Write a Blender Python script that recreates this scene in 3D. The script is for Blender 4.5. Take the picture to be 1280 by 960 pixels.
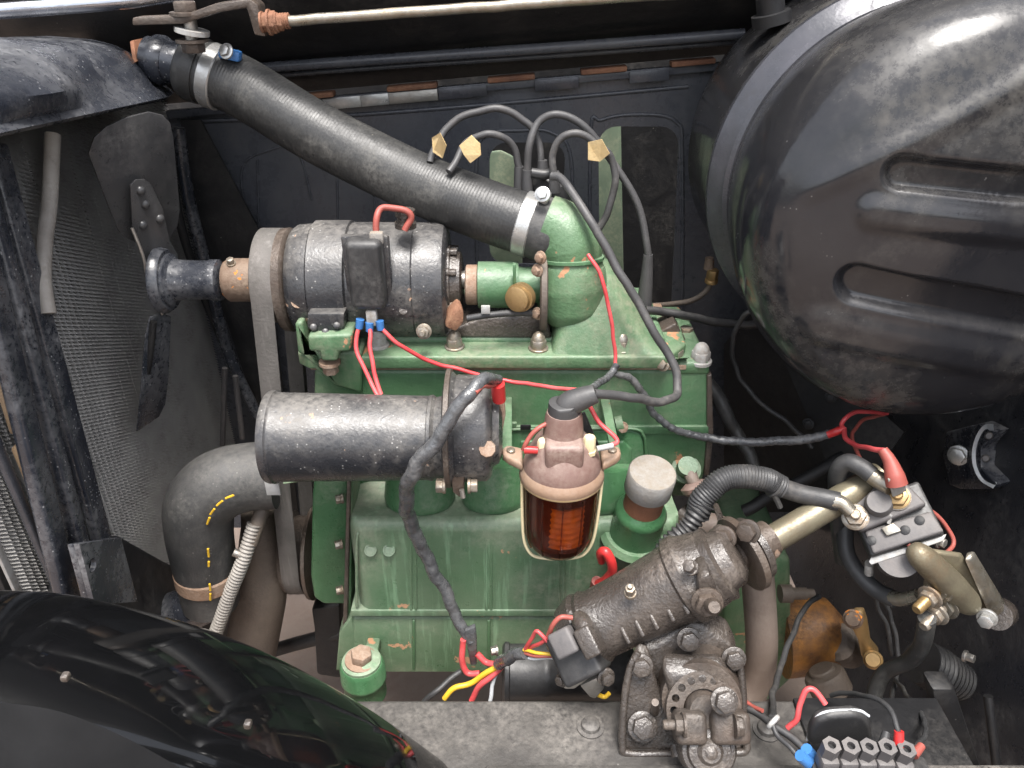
import bpy, bmesh, math, random
from mathutils import Vector, Matrix, noise as mnoise
V = Vector
random.seed(7)
for o in list(bpy.data.objects):
    bpy.data.objects.remove(o)
SC = bpy.context.scene
COL = SC.collection
R = math.radians

# ------------------------------------------------------------------ camera
FPX = 965.0                      # focal length in pixels of a 1280 wide picture
PITCH = R(30)
FWD = V((0, math.cos(PITCH), -math.sin(PITCH)))
UP = V((0, math.sin(PITCH), math.cos(PITCH)))
CAM = -FWD
cd = bpy.data.cameras.new('camera')
cam = bpy.data.objects.new('camera', cd)
COL.objects.link(cam)
cam.location = CAM
cam.rotation_euler = (R(90) - PITCH, 0, 0)
cd.lens = 36 * FPX / 1280
cd.sensor_width = 36
cd.clip_start = .02
cd.clip_end = 200
SC.camera = cam

# ------------------------------------------------------------------ light
SUN_EL, SUN_AZ = 74, 170         # azimuth from +Y, clockwise: high behind the photographer, a little to the right
w = bpy.data.worlds.new('World')
SC.world = w
w.use_nodes = True
nt = w.node_tree
bg = nt.nodes['Background']
sky = nt.nodes.new('ShaderNodeTexSky')
sky.sky_type = 'NISHITA'
sky.sun_disc = False
sky.sun_elevation = R(SUN_EL)
sky.sun_rotation = R(SUN_AZ)
sky.air_density = 1.0
sky.dust_density = 4.0
hs = nt.nodes.new('ShaderNodeHueSaturation')
hs.inputs['Saturation'].default_value = .38
nt.links.new(sky.outputs[0], hs.inputs['Color'])
nt.links.new(hs.outputs[0], bg.inputs[0])
bg.inputs[1].default_value = .125
sd = bpy.data.lights.new('sun', 'SUN')
sd.energy = 2.0
sd.angle = R(22)
sd.color = (1, .965, .92)
so = bpy.data.objects.new('sun', sd)
COL.objects.link(so)
so.location = (0, -2, 4)
a, e = R(SUN_AZ), R(SUN_EL)
sdir = V((math.sin(a) * math.cos(e), math.cos(a) * math.cos(e), math.sin(e)))
so.rotation_euler = sdir.to_track_quat('Z', 'Y').to_euler()
SC.view_settings.view_transform = 'Standard'
SC.view_settings.look = 'None'
SC.view_settings.exposure = 1.85
SC.view_settings.gamma = 1
SC.render.engine = 'CYCLES'

# ------------------------------------------------------------------ survey helpers
def ray(px, py):
    return FWD + V((1, 0, 0)) * ((px - 640) / FPX) + UP * ((480 - py) / FPX)
def P(px, py, y):
    d = ray(px, py); return CAM + d * ((y - CAM.y) / d.y)
def PX(px, py, x):
    d = ray(px, py); return CAM + d * ((x - CAM.x) / d.x)
def PZ(px, py, z):
    d = ray(px, py); return CAM + d * ((z - CAM.z) / d.z)
def mpp(p):
    return (p - CAM).dot(FWD) / FPX

# ------------------------------------------------------------------ materials
def _n(nt, t, **k):
    n = nt.nodes.new(t)
    for a_, b_ in k.items():
        setattr(n, a_, b_)
    return n
def mat(name, base, rough=.45, metal=0., base2=None, var_scale=14, dirt=None, dirt_amt=.0, dirt_scale=22,
        chip=None, chip_amt=0., chip_scale=45, speck=0., speck_col=(.24, .23, .21), dust=0., dust_col=(.34, .31, .27),
        bump=.15, bump_scale=260, bump2=0., bump2_scale=40, coat=0., trans=0., ior=1.45, streak=0., spec=.5, emit=None):
    m = bpy.data.materials.new(name)
    m.use_nodes = True
    nt = m.node_tree
    L = nt.links.new
    b = nt.nodes['Principled BSDF']
    tc = _n(nt, 'ShaderNodeTexCoord')
    gm = _n(nt, 'ShaderNodeNewGeometry')
    def noise(scale, detail=4, rg=.6, dist=0., stretch=None):
        t = _n(nt, 'ShaderNodeTexNoise')
        t.inputs['Scale'].default_value = scale
        t.inputs['Detail'].default_value = detail
        t.inputs['Roughness'].default_value = rg
        t.inputs['Distortion'].default_value = dist
        if stretch:
            mp = _n(nt, 'ShaderNodeMapping')
            mp.inputs['Scale'].default_value = stretch
            L(tc.outputs['Object'], mp.inputs[0]); L(mp.outputs[0], t.inputs['Vector'])
        else:
            L(tc.outputs['Object'], t.inputs['Vector'])
        return t.outputs['Fac']
    def ramp(src, lo, hi, mul=1.):
        r = _n(nt, 'ShaderNodeMapRange')
        r.inputs[1].default_value = lo; r.inputs[2].default_value = hi
        r.inputs[3].default_value = 0; r.inputs[4].default_value = mul
        L(src, r.inputs[0]); return r.outputs[0]
    def mix(f, c1, c2):
        x = _n(nt, 'ShaderNodeMix', data_type='RGBA')
        if isinstance(f, (int, float)): x.inputs[0].default_value = f
        else: L(f, x.inputs[0])
        for i, c in ((6, c1), (7, c2)):
            if isinstance(c, tuple): x.inputs[i].default_value = (*c, 1)
            else: L(c, x.inputs[i])
        return x.outputs[2]
    def fmix(f, a_, b_):
        x = _n(nt, 'ShaderNodeMix', data_type='FLOAT')
        L(f, x.inputs[0])
        for i, c in ((2, a_), (3, b_)):
            if isinstance(c, (int, float)): x.inputs[i].default_value = c
            else: L(c, x.inputs[i])
        return x.outputs[0]
    base2 = base2 or tuple(c * .72 for c in base)
    col = mix(ramp(noise(var_scale, 5), .35, .68), base, base2)
    ro = ramp(noise(60, 4), .2, .8, .22)
    ra = _n(nt, 'ShaderNodeMath', operation='ADD'); L(ro, ra.inputs[0]); ra.inputs[1].default_value = rough - .11
    rsock = ra.outputs[0]
    msock = metal
    if streak:
        s = ramp(noise(30, 3, .6, 0, (3, 3, .25)), .55, .75, streak)
        col = mix(s, col, tuple(min(1, c * 1.9 + .06) for c in base))
    if dirt:
        s1 = ramp(noise(dirt_scale * .55, 6, .6, .4), .50 - dirt_amt * .25, .80 - dirt_amt * .3)
        s2 = ramp(noise(dirt_scale * 7, 8, .75), .38, .62)
        sm = _n(nt, 'ShaderNodeMath', operation='MULTIPLY'); L(s1, sm.inputs[0]); L(s2, sm.inputs[1]); s = sm.outputs[0]
        col = mix(s, col, dirt); rsock = fmix(s, rsock, .85)
    if dust:
        sx = _n(nt, 'ShaderNodeSeparateXYZ'); L(gm.outputs['Normal'], sx.inputs[0])
        u = ramp(sx.outputs[2], .05, .95, dust)
        n_ = ramp(noise(110, 9, .78), .3, .62)
        mm = _n(nt, 'ShaderNodeMath', operation='MULTIPLY'); L(u, mm.inputs[0]); L(n_, mm.inputs[1])
        col = mix(mm.outputs[0], col, dust_col); rsock = fmix(mm.outputs[0], rsock, .9)
    if chip:
        s = ramp(noise(chip_scale, 6, .6, .3), .74 - chip_amt, .755 - chip_amt)
        col = mix(s, col, chip); rsock = fmix(s, rsock, .8)
    if speck:
        vo = _n(nt, 'ShaderNodeTexVoronoi'); vo.inputs['Scale'].default_value = 210
        L(tc.outputs['Object'], vo.inputs['Vector'])
        near = ramp(vo.outputs['Distance'], .24, .08, .75)
        gate = ramp(noise(28, 4), .68 - speck * .25, .78 - speck * .25)
        sp = _n(nt, 'ShaderNodeSeparateColor'); L(vo.outputs['Color'], sp.inputs[0])
        pick = ramp(sp.outputs[0], .62, .72)
        m1 = _n(nt, 'ShaderNodeMath', operation='MULTIPLY'); L(near, m1.inputs[0]); L(gate, m1.inputs[1])
        m2 = _n(nt, 'ShaderNodeMath', operation='MULTIPLY'); L(m1.outputs[0], m2.inputs[0]); L(pick, m2.inputs[1])
        col = mix(m2.outputs[0], col, speck_col); rsock = fmix(m2.outputs[0], rsock, .85)
    L(col, b.inputs['Base Color']); L(rsock, b.inputs['Roughness'])
    b.inputs['Metallic'].default_value = msock
    b.inputs['Specular IOR Level'].default_value = spec
    b.inputs['Coat Weight'].default_value = coat
    b.inputs['Coat Roughness'].default_value = .06
    b.inputs['IOR'].default_value = ior
    b.inputs['Transmission Weight'].default_value = trans
    h = noise(bump_scale, 5)
    bp = _n(nt, 'ShaderNodeBump'); bp.inputs['Strength'].default_value = bump; bp.inputs['Distance'].default_value = .002
    L(h, bp.inputs['Height'])
    if bump2:
        b2 = _n(nt, 'ShaderNodeBump'); b2.inputs['Strength'].default_value = bump2; b2.inputs['Distance'].default_value = .006
        L(noise(bump2_scale, 4), b2.inputs['Height']); L(bp.outputs[0], b2.inputs['Normal'])
        L(b2.outputs[0], b.inputs['Normal'])
    else:
        L(bp.outputs[0], b.inputs['Normal'])
    return m

RUST = (.22, .09, .045)
M = {}
M['green'] = mat('green_engine_paint', (.058, .13, .062), .36, base2=(.05, .108, .052), dirt=(.2, .2, .14), dirt_amt=.2, dirt_scale=13, chip=(.34, .18, .1), chip_amt=.085, chip_scale=20, speck=.2, dust=.3, dust_col=(.26, .29, .23), bump=.3, bump2=.12, bump2_scale=70, streak=.2)
M['green_head'] = mat('green_head_paint', (.075, .142, .072), .34, base2=(.06, .115, .058), dirt=(.22, .2, .14), dirt_amt=.35, dirt_scale=12, chip=(.32, .16, .085), chip_amt=.125, chip_scale=16, speck=.2, dust=.25, dust_col=(.26, .28, .22), bump=.4, bump2=.14, bump2_scale=60, streak=.2)
M['green_pale'] = mat('green_weathered_paint', (.072, .14, .074), .33, base2=(.125, .185, .115), var_scale=9, dirt=(.34, .34, .26), dirt_amt=.3, dirt_scale=8, chip=(.42, .24, .14), chip_amt=.1, chip_scale=16, speck=.25, dust=.3, dust_col=(.3, .32, .26), bump=.3, bump2=.12, bump2_scale=60, streak=.8)
M['green_clean'] = mat('green_clean_paint', (.04, .112, .048), .32, base2=(.056, .14, .064), dirt=(.16, .2, .14), dirt_amt=.1, speck=.25, bump=.3, bump2=.1, bump2_scale=60, streak=.2)
M['black'] = mat('black_worn_paint', (.016, .017, .02), .25, base2=(.024, .024, .027), dirt=(.19, .175, .155), dirt_amt=.16, dirt_scale=22, chip=(.34, .22, .15), chip_amt=.06, chip_scale=24, speck=.9, speck_col=(.4, .39, .37), dust=.45, dust_col=(.17, .158, .142), bump=.3, bump2=.1, spec=.7)  # dust on upward faces, raised to paint in a brighter highlight there
M['black_radiator'] = mat('black_dusty_enamel', (.013, .015, .021), .2, base2=(.022, .025, .033), dirt=(.17, .17, .175), dirt_amt=.28, dirt_scale=20, speck=.9, speck_col=(.4, .4, .4), dust=.14, dust_col=(.15, .15, .15), bump=.2, bump2=.12, bump2_scale=30, spec=.8)
M['black_panel'] = mat('black_satin_panel', (.056, .059, .069), .27, base2=(.068, .071, .08), dirt=(.12, .12, .12), dirt_amt=.1, dirt_scale=9, speck=.3, bump=.05, bump2=.04, bump2_scale=9)
M['black_dark'] = mat('black_matt_metal', (.008, .008, .009), .55, dirt=(.05, .046, .042), dirt_amt=.15, dirt_scale=18, speck=.3, bump=.2)
M['tank'] = mat('black_tank_enamel', (.012, .0125, .015), .13, base2=(.018, .018, .02), dirt=(.1, .095, .085), dirt_amt=.1, dirt_scale=8, speck=.35, speck_col=(.25, .24, .23), dust=.16, dust_col=(.1, .093, .083), bump=.06, bump2=.1, bump2_scale=16, spec=.55)
M['strap'] = mat('dark_bright_edge_strap', (.045, .047, .054), .24, metal=.3, base2=(.07, .07, .08), dirt=(.03, .03, .03), dirt_amt=.3, bump=.1)
M['fender'] = mat('gloss_black_wing', (.003, .0032, .0035), .06, base2=(.004, .004, .0045), bump=.0, spec=.5)
M['fan'] = mat('satin_grey_black_fan', (.032, .032, .034), .3, base2=(.05, .049, .048), var_scale=9, dirt=(.11, .105, .1), dirt_amt=.15, speck=.3, bump=.12)
M['matt_grey'] = mat('dark_grey_underseal', (.009, .009, .0095), .8, spec=.1, bump=.1)
M['rubber'] = mat('black_rubber_hose', (.022, .022, .022), .42, base2=(.032, .032, .031), dirt=(.11, .105, .095), dirt_amt=.16, speck=.35, speck_col=(.4, .36, .28), bump=.25)
M['rubber_dusty'] = mat('dusty_rubber', (.028, .029, .03), .5, base2=(.04, .04, .04), dirt=(.12, .115, .105), dirt_amt=.2, speck=.7, bump=.25, dust=.3, dust_col=(.15, .14, .13))
M['belt'] = mat('grey_worn_belt', (.115, .105, .097), .75, base2=(.075, .07, .064), dirt=(.05, .045, .04), dirt_amt=.15, bump=.35, streak=.3)
M['cable'] = mat('grey_black_cable', (.035, .035, .036), .5, dirt=(.12, .11, .1), dirt_amt=.1, bump=.2)
M['ht_lead'] = mat('grey_rubber_lead', (.055, .054, .055), .5, dirt=(.14, .13, .12), dirt_amt=.1, bump=.15)
M['tape'] = mat('wrapped_black_tape', (.04, .041, .044), .24, base2=(.085, .087, .09), var_scale=70, dirt=(.2, .19, .18), dirt_amt=.1, bump=.9, bump_scale=90, bump2=.3, bump2_scale=60, spec=.7)
M['red_wire'] = mat('red_wire', (.42, .035, .04), .4, base2=(.5, .1, .1), bump=.1)
M['dull_red'] = mat('dull_red_wire', (.28, .07, .055), .5, bump=.1)
M['red_clip'] = mat('red_plastic_clip', (.48, .03, .03), .35, bump=.1)
M['yellow_wire'] = mat('yellow_wire', (.62, .38, .03), .4, bump=.1)
M['white_wire'] = mat('white_wire', (.5, .52, .54), .45, bump=.1)
M['blue'] = mat('blue_plastic', (.05, .17, .42), .35, bump=.1)
M['steel'] = mat('dull_steel', (.42, .40, .37), .38, metal=.85, dirt=(.16, .12, .08), dirt_amt=.2, bump=.2)
M['zinc'] = mat('zinc_plated', (.32, .3, .26), .3, metal=.8, base2=(.24, .21, .16), var_scale=80, dirt=(.25, .2, .14), dirt_amt=.15, bump=.15)
M['alu'] = mat('bright_clamp_steel', (.46, .46, .45), .3, metal=.7, base2=(.36, .355, .34), var_scale=60, dirt=(.3, .27, .22), dirt_amt=.12, bump=.15)
M['white_metal'] = mat('white_grey_metal', (.34, .34, .335), .42, base2=(.26, .255, .24), var_scale=80, dirt=(.2, .17, .14), dirt_amt=.4, bump=.15)
M['cap_grey'] = mat('chalky_grey_cap', (.23, .225, .215), .6, base2=(.19, .18, .165), var_scale=60, dirt=(.24, .19, .14), dirt_amt=.3, dirt_scale=30, speck=.3, dust=.8, dust_col=(.17, .14, .105), bump=.5, bump2=.15)
M['nut'] = mat('pale_plated_nut', (.3, .285, .255), .34, metal=.65, base2=(.23, .19, .14), var_scale=90, dirt=(.2, .13, .08), dirt_amt=.5, dirt_scale=60, bump=.3)
M['chrome'] = mat('tarnished_chrome_trim', (.5, .52, .56), .2, metal=1., base2=(.35, .36, .4), dirt=(.1, .1, .1), dirt_amt=.15, bump=.06)
M['rust'] = mat('rust', (.2, .085, .045), .8, base2=(.11, .05, .03), dirt=(.3, .17, .1), dirt_amt=.3, bump=.5)
M['rust_pale'] = mat('pale_rust', (.22, .15, .105), .75, base2=(.16, .09, .055), dirt=(.35, .3, .25), dirt_amt=.3, bump=.5)
M['rust_orange'] = mat('orange_rust', (.085, .06, .045), .55, base2=(.13, .085, .06), dirt=(.2, .15, .11), dirt_amt=.4, chip=(.5, .17, .02), chip_amt=.13, chip_scale=60, bump=.4)
M['cast'] = mat('greasy_cast_iron', (.036, .03, .026), .25, base2=(.056, .046, .039), dirt=(.14, .115, .095), dirt_amt=.18, dirt_scale=28, speck=.2, bump=.6, bump2=.2, bump2_scale=110, metal=.1, spec=.9)
M['cast_rust'] = mat('rusty_cast_iron', (.05, .042, .036), .38, base2=(.08, .056, .042), dirt=(.14, .115, .095), dirt_amt=.3, dirt_scale=34, bump=.5, bump2=.1, metal=.15)
M['pipe_brown'] = mat('brown_exhaust_pipe', (.12, .092, .075), .6, base2=(.16, .125, .105), dirt=(.2, .165, .14), dirt_amt=.25, bump=.3)
M['black_plastic'] = mat('black_moulded_plastic', (.018, .018, .019), .35, base2=(.026, .026, .027), dirt=(.1, .095, .09), dirt_amt=.12, bump=.15, dust=.3, dust_col=(.12, .115, .11))
M['grey_plastic'] = mat('dusty_grey_plastic', (.065, .062, .064), .5, base2=(.085, .08, .08), dirt=(.15, .13, .12), dirt_amt=.2, bump=.15, dust=.35, dust_col=(.2, .18, .165))
M['bakelite'] = mat('brown_bakelite', (.115, .064, .054), .34, base2=(.15, .088, .074), dirt=(.28, .22, .18), dirt_amt=.2, dust=.5, dust_col=(.3, .24, .21), bump=.15)
M['yellowed'] = mat('yellowed_metal_bracket', (.42, .3, .15), .5, base2=(.3, .2, .1), dirt=(.33, .22, .16), dirt_amt=.3, dust=.55, dust_col=(.36, .26, .2), bump=.25)
M['collar'] = mat('brown_dusty_collar', (.2, .125, .085), .45, base2=(.26, .17, .11), dirt=(.3, .23, .18), dirt_amt=.2, dust=.4, dust_col=(.28, .21, .17), bump=.2)
M['bail'] = mat('cream_wire_bail', (.62, .55, .36), .4, base2=(.5, .42, .25), bump=.15)
M['brass'] = mat('dull_brass', (.24, .165, .08), .35, metal=.6, base2=(.35, .22, .09), dirt=(.25, .16, .08), dirt_amt=.2, bump=.2)
M['gold'] = mat('gold_passivated_steel', (.2, .18, .125), .36, metal=.5, base2=(.13, .112, .08), var_scale=30, dirt=(.12, .085, .05), dirt_amt=.4, bump=.2)
M['amber'] = mat('orange_card', (.9, .34, .06), .5, base2=(.62, .12, .015), bump=.1)
M['amber_dark'] = mat('dark_red_winding', (.17, .05, .035), .5, bump=.1)
M['tan'] = mat('tan_packing', (.23, .155, .09), .85, base2=(.17, .12, .075), dirt=(.1, .075, .055), dirt_amt=.3, bump=.5)
M['tag'] = mat('yellow_tape_tag', (.5, .38, .2), .6, base2=(.42, .29, .13), var_scale=60, dirt=(.3, .2, .1), dirt_amt=.3, bump=.3)
M['bulkhead'] = mat('black_bulkhead_paint', (.016, .017, .021), .3, base2=(.02, .021, .025), dirt=(.09, .09, .09), dirt_amt=.15, dirt_scale=14, speck=.35, bump=.25, bump2=.12, bump2_scale=22, spec=.6)
M['pale_green'] = mat('pale_green_body', (.12, .16, .11), .5, dirt=(.3, .3, .2), dirt_amt=.15, bump=.1)
M['chassis'] = mat('grey_dusty_chassis', (.035, .033, .032), .4, base2=(.055, .052, .048), dirt=(.17, .155, .14), dirt_amt=.3, dirt_scale=18, speck=.4, dust=.2, dust_col=(.12, .11, .1), bump=.35, bump2=.06)
M['gearbox'] = mat('stained_gearbox', (.09, .045, .025), .42, base2=(.3, .13, .025), var_scale=30, dirt=(.035, .026, .02), dirt_amt=.6, bump=.4)
M['ground'] = mat('brown_floor', (.2, .152, .122), .8, base2=(.17, .128, .103), var_scale=6, dirt=(.15, .1, .075), dirt_amt=.2, dirt_scale=8, bump=.2)
M['grease_pipe'] = mat('grimy_pipe', (.075, .06, .05), .6, base2=(.11, .088, .07), dirt=(.15, .12, .095), dirt_amt=.3, bump=.4)
M['core'] = mat('radiator_fin_metal', (.32, .31, .295), .45, base2=(.4, .385, .365), dirt=(.16, .145, .13), dirt_amt=.2, metal=.2, bump=.2)
M['conduit_grey'] = mat('grey_ribbed_conduit', (.34, .32, .29), .55, base2=(.22, .2, .18), dirt=(.14, .12, .1), dirt_amt=.2, bump=.2)
gl = mat('amber_glass', (.68, .47, .37), .05, base2=(.56, .37, .28), var_scale=40, bump=.03, trans=1., ior=1.3)
M['glass'] = gl

# ------------------------------------------------------------------ mesh helpers
def nb(): return bmesh.new()
def frame(d):
    d = d.normalized()
    a_ = V((0, 0, 1)) if abs(d.z) < .9 else V((1, 0, 0))
    u = d.cross(a_).normalized(); v = d.cross(u).normalized()
    return u, v
def lathe(A, B, prof, seg=40, bm=None):
    """surface of revolution about A->B; prof = [(fraction along AB, radius m)]"""
    bm = bm or nb()
    ax = B - A; u, v = frame(ax)
    rings = []
    for s, r in prof:
        c = A + ax * s
        if r < 1e-6: rings.append([bm.verts.new(c)])
        else: rings.append([bm.verts.new(c + (u * math.cos(2 * math.pi * k / seg) + v * math.sin(2 * math.pi * k / seg)) * r) for k in range(seg)])
    for q0, q1 in zip(rings, rings[1:]):
        for k in range(seg):
            k2 = (k + 1) % seg
            if len(q0) == 1 and len(q1) == 1: continue
            if len(q0) == 1: bm.faces.new((q0[0], q1[k], q1[k2]))
            elif len(q1) == 1: bm.faces.new((q0[k], q1[0], q0[k2]))
            else: bm.faces.new((q0[k], q1[k], q1[k2], q0[k2]))
    for q in (rings[0], rings[-1]):
        if len(q) > 2: bm.faces.new(q)
    return bm
def cat(pts, n=8):
    """Catmull-Rom through the points"""
    if len(pts) < 3: 
        return [pts[0].lerp(pts[-1], i / n) for i in range(n + 1)]
    q = [pts[0] * 2 - pts[1]] + list(pts) + [pts[-1] * 2 - pts[-2]]
    out = []
    for i in range(1, len(q) - 2):
        for k in range(n):
            t = k / n
            out.append(.5 * ((2 * q[i]) + (q[i + 1] - q[i - 1]) * t + (2 * q[i - 1] - 5 * q[i] + 4 * q[i + 1] - q[i + 2]) * t * t
                             + (3 * q[i] - q[i - 1] - 3 * q[i + 1] + q[i + 2]) * t ** 3))
    out.append(pts[-1].copy())
    return out
r_seed = [0.]
def tube(pts, rad, seg=10, bm=None, n=8, smooth=True, ridge=0, pitch=.004, wob=0):
    """round tube; rad is a number or a list over the control points; ridge>0 makes it corrugated"""
    bm = bm or nb()
    if not isinstance(rad, (list, tuple)): rad = [rad] * len(pts)
    path = cat(pts, n) if smooth else list(pts)
    if smooth and len(pts) > 2:
        rr = []
        for i in range(len(pts) - 1):
            for k in range(n): rr.append(rad[i] + (rad[i + 1] - rad[i]) * k / n)
        rr.append(rad[-1])
    elif smooth: rr = [rad[0] + (rad[-1] - rad[0]) * i / n for i in range(n + 1)]
    else: rr = list(rad)
    if ridge:
        ln = [0]
        for a_, b_ in zip(path, path[1:]): ln.append(ln[-1] + (b_ - a_).length)
        np_, nr = [], []
        N = int(ln[-1] / pitch * 4); j = 0
        for i in range(N + 1):
            s = ln[-1] * i / N
            while j < len(path) - 2 and ln[j + 1] < s: j += 1
            t = (s - ln[j]) / max(1e-9, ln[j + 1] - ln[j])
            np_.append(path[j].lerp(path[j + 1], t)); nr.append(rr[j] + (rr[j + 1] - rr[j]) * t + (ridge if (i % 4) in (0, 1) else -ridge))
        path, rr = np_, nr
    if wob:
        path = [q + mnoise.noise_vector(q * 38 + V((r_seed[0], 0, 0))) * wob for q in path]; r_seed[0] += 5.3
    T = []
    for i in range(len(path)):
        T.append((path[min(i + 1, len(path) - 1)] - path[max(i - 1, 0)]).normalized())
    u, v = frame(T[0])
    prev = None
    for i, c in enumerate(path):
        if i:
            ax = T[i - 1].cross(T[i])
            if ax.length > 1e-7:
                q = Matrix.Rotation(T[i - 1].angle(T[i]), 3, ax.normalized()); u = q @ u
            u = (u - T[i] * u.dot(T[i])).normalized(); v = T[i].cross(u)
        ring = [bm.verts.new(c + (u * math.cos(2 * math.pi * k / seg) + v * math.sin(2 * math.pi * k / seg)) * rr[i]) for k in range(seg)]
        if prev:
            for k in range(seg): bm.faces.new((prev[k], prev[(k + 1) % seg], ring[(k + 1) % seg], ring[k]))
        else: bm.faces.new(ring[::-1])
        prev = ring
    bm.faces.new(prev)
    return bm
def bev(bm, w_, seg=2, ang=25):
    if w_ <= 0: return bm
    bm.normal_update()
    es = [e_ for e_ in bm.edges if len(e_.link_faces) == 2 and e_.calc_face_angle(0) > R(ang)]
    bmesh.ops.bevel(bm, geom=es, offset=w_, segments=seg, profile=.5, affect='EDGES', clamp_overlap=True)
    return bm
def prism(pts, off, bevel=.002, seg=2, bm=None):
    """polygon pts swept by off"""
    own = bm is None
    b_ = nb()
    lo = [b_.verts.new(p) for p in pts]; hi = [b_.verts.new(p + off) for p in pts]
    b_.faces.new(lo[::-1]); b_.faces.new(hi)
    n = len(pts)
    for i in range(n): b_.faces.new((lo[i], lo[(i + 1) % n], hi[(i + 1) % n], hi[i]))
    bmesh.ops.recalc_face_normals(b_, faces=b_.faces[:])
    bev(b_, bevel, seg)
    return b_ if own else join(bm, b_)
def join(bm, other):
    me = bpy.data.meshes.new('tmp'); other.to_mesh(me); bm.from_mesh(me); bpy.data.meshes.remove(me); other.free()
    return bm
def plate(outer, holes, off, bevel=0):
    """flat sheet with real holes, swept by off"""
    b_ = nb(); edges = []
    for loop in [outer] + holes:
        vs = [b_.verts.new(p) for p in loop]
        for i in range(len(vs)): edges.append(b_.edges.new((vs[i], vs[(i + 1) % len(vs)])))
    r = bmesh.ops.triangle_fill(b_, use_beauty=True, use_dissolve=False, edges=edges)
    fs = [f for f in r['geom'] if isinstance(f, bmesh.types.BMFace)]
    ex = bmesh.ops.extrude_face_region(b_, geom=fs)
    bmesh.ops.translate(b_, verts=[g for g in ex['geom'] if isinstance(g, bmesh.types.BMVert)], vec=off)
    bmesh.ops.recalc_face_normals(b_, faces=b_.faces[:])
    return b_
def box(c, size, ax=None, bevel=.002, seg=2, bm=None):
    """box centred at c; ax = (x,y,z) unit axes"""
    X, Y, Z = ax or (V((1, 0, 0)), V((0, 1, 0)), V((0, 0, 1)))
    sx, sy, sz = [s / 2 for s in size]
    pts = [c - Z * sz + X * i * sx + Y * j * sy for i, j in ((-1, -1), (1, -1), (1, 1), (-1, 1))]
    return prism(pts, Z * 2 * sz, bevel, seg, bm)
def axes(xdir, zhint=V((0, 0, 1))):
    X = xdir.normalized(); Y = zhint.cross(X).normalized(); Z = X.cross(Y).normalized()
    return X, Y, Z
def circ(c, n_, r, seg=24, rx=None):
    u, v = frame(n_)
    return [c + (u * math.cos(2 * math.pi * k / seg) + v * math.sin(2 * math.pi * k / seg)) * r for k in range(seg)]
def hexbolt(p, d, r, h, washer=1.35, bm=None, stud=0, rot=0.3):
    bm = bm or nb(); d = d.normalized()
    if washer: lathe(p - d * .001, p + d * (h * .22), [(0, r * washer), (.85, r * washer), (1, r * washer * .94)], 24, bm)
    u, v = frame(d)
    base = [p + (u * math.cos(rot + k * math.pi / 3) + v * math.sin(rot + k * math.pi / 3)) * r for k in range(6)]
    prism(base, d * h, r * .12, 2, bm)
    if stud: lathe(p, p + d * (h + stud), [(0, r * .5), (.93, r * .5), (1, r * .4)], 14, bm)
    return bm
def domenut(p, d, r, h):
    bm = hexbolt(p, d, r, h * .55, 1.2)
    d = d.normalized()
    lathe(p + d * h * .5, p + d * h, [(0, r * .84), (.25, r * .82), (.6, r * .66), (.85, r * .4), (1, 0)], 20, bm)
    return bm
def roundrect(p00, p10, p01, r, n=5):
    """rounded rectangle from corner p00 with sides to p10 and p01"""
    X = (p10 - p00); Y = (p01 - p00); lx, ly = X.length, Y.length; X.normalize(); Y.normalize()
    out = []
    for cx, cy, a0 in ((r, r, 180), (lx - r, r, 270), (lx - r, ly - r, 0), (r, ly - r, 90)):
        for k in range(n + 1):
            t = R(a0 + 90 * k / n); out.append(p00 + X * (cx + r * math.cos(t)) + Y * (cy + r * math.sin(t)))
    return out

# ------------------------------------------------------------------ scene helpers
def make(name, bm, m, parent=None, ang=38, kind=None):
    """link bm (world coordinates) as one mesh object, origin at the parent's base or at its own foot"""
    if len(bm.faces): bmesh.ops.recalc_face_normals(bm, faces=bm.faces[:])
    me = bpy.data.meshes.new(name); 
    if parent is not None: org = parent['_o']; org = V(org)
    else:
        vs = [v_.co for v_ in bm.verts]
        org = V((sum(v_.x for v_ in vs) / len(vs), sum(v_.y for v_ in vs) / len(vs), min(v_.z for v_ in vs)))
    bm.to_mesh(me); bm.free()
    me.transform(Matrix.Translation(-org))
    me.shade_smooth(); me.set_sharp_from_angle(angle=R(ang))
    me.materials.append(M[m] if isinstance(m, str) else m)
    o = bpy.data.objects.new(name, me); COL.objects.link(o)
    if parent is not None: o.parent = parent
    else: o.location = org
    o['_o'] = tuple(org)
    if kind: o['kind'] = kind
    return o
def tag(o, label, cat_, group=None):
    o['label'] = label; o['category'] = cat_
    if group: o['group'] = group
    return o
def thing(name, label, cat_, base, group=None):
    o = bpy.data.objects.new(name, None); COL.objects.link(o); o.location = base; o.empty_display_size = .02
    o['_o'] = tuple(base)
    return tag(o, label, cat_, group)
def struct(name, bm, m):
    o = make(name, bm, m); o['kind'] = 'structure'; return o
def wire(name, label, pts, rpx, m, cat_='wire', parent=None, group=None, seg=10, n=8, **k):
    q = [P(*p) if isinstance(p, tuple) else p for p in pts]
    r = [x * mpp(q[0]) for x in rpx] if isinstance(rpx, list) else rpx * mpp(q[0])
    o = make(name, tube(q, r, seg, n=n, wob=k.pop('wob', .003), **k), m, parent, 60)
    if parent is None: tag(o, label, cat_, group)
    return o
XA, YA, ZA = V((1, 0, 0)), V((0, 1, 0)), V((0, 0, 1))

# =================================================================== SETTING
GZ = -.80
struct('ground', prism([V((-12, -12, GZ - .02)), V((12, -12, GZ - .02)), V((12, 12, GZ - .02)), V((-12, 12, GZ - .02))], V((0, 0, .02)), 0), 'ground')

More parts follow.
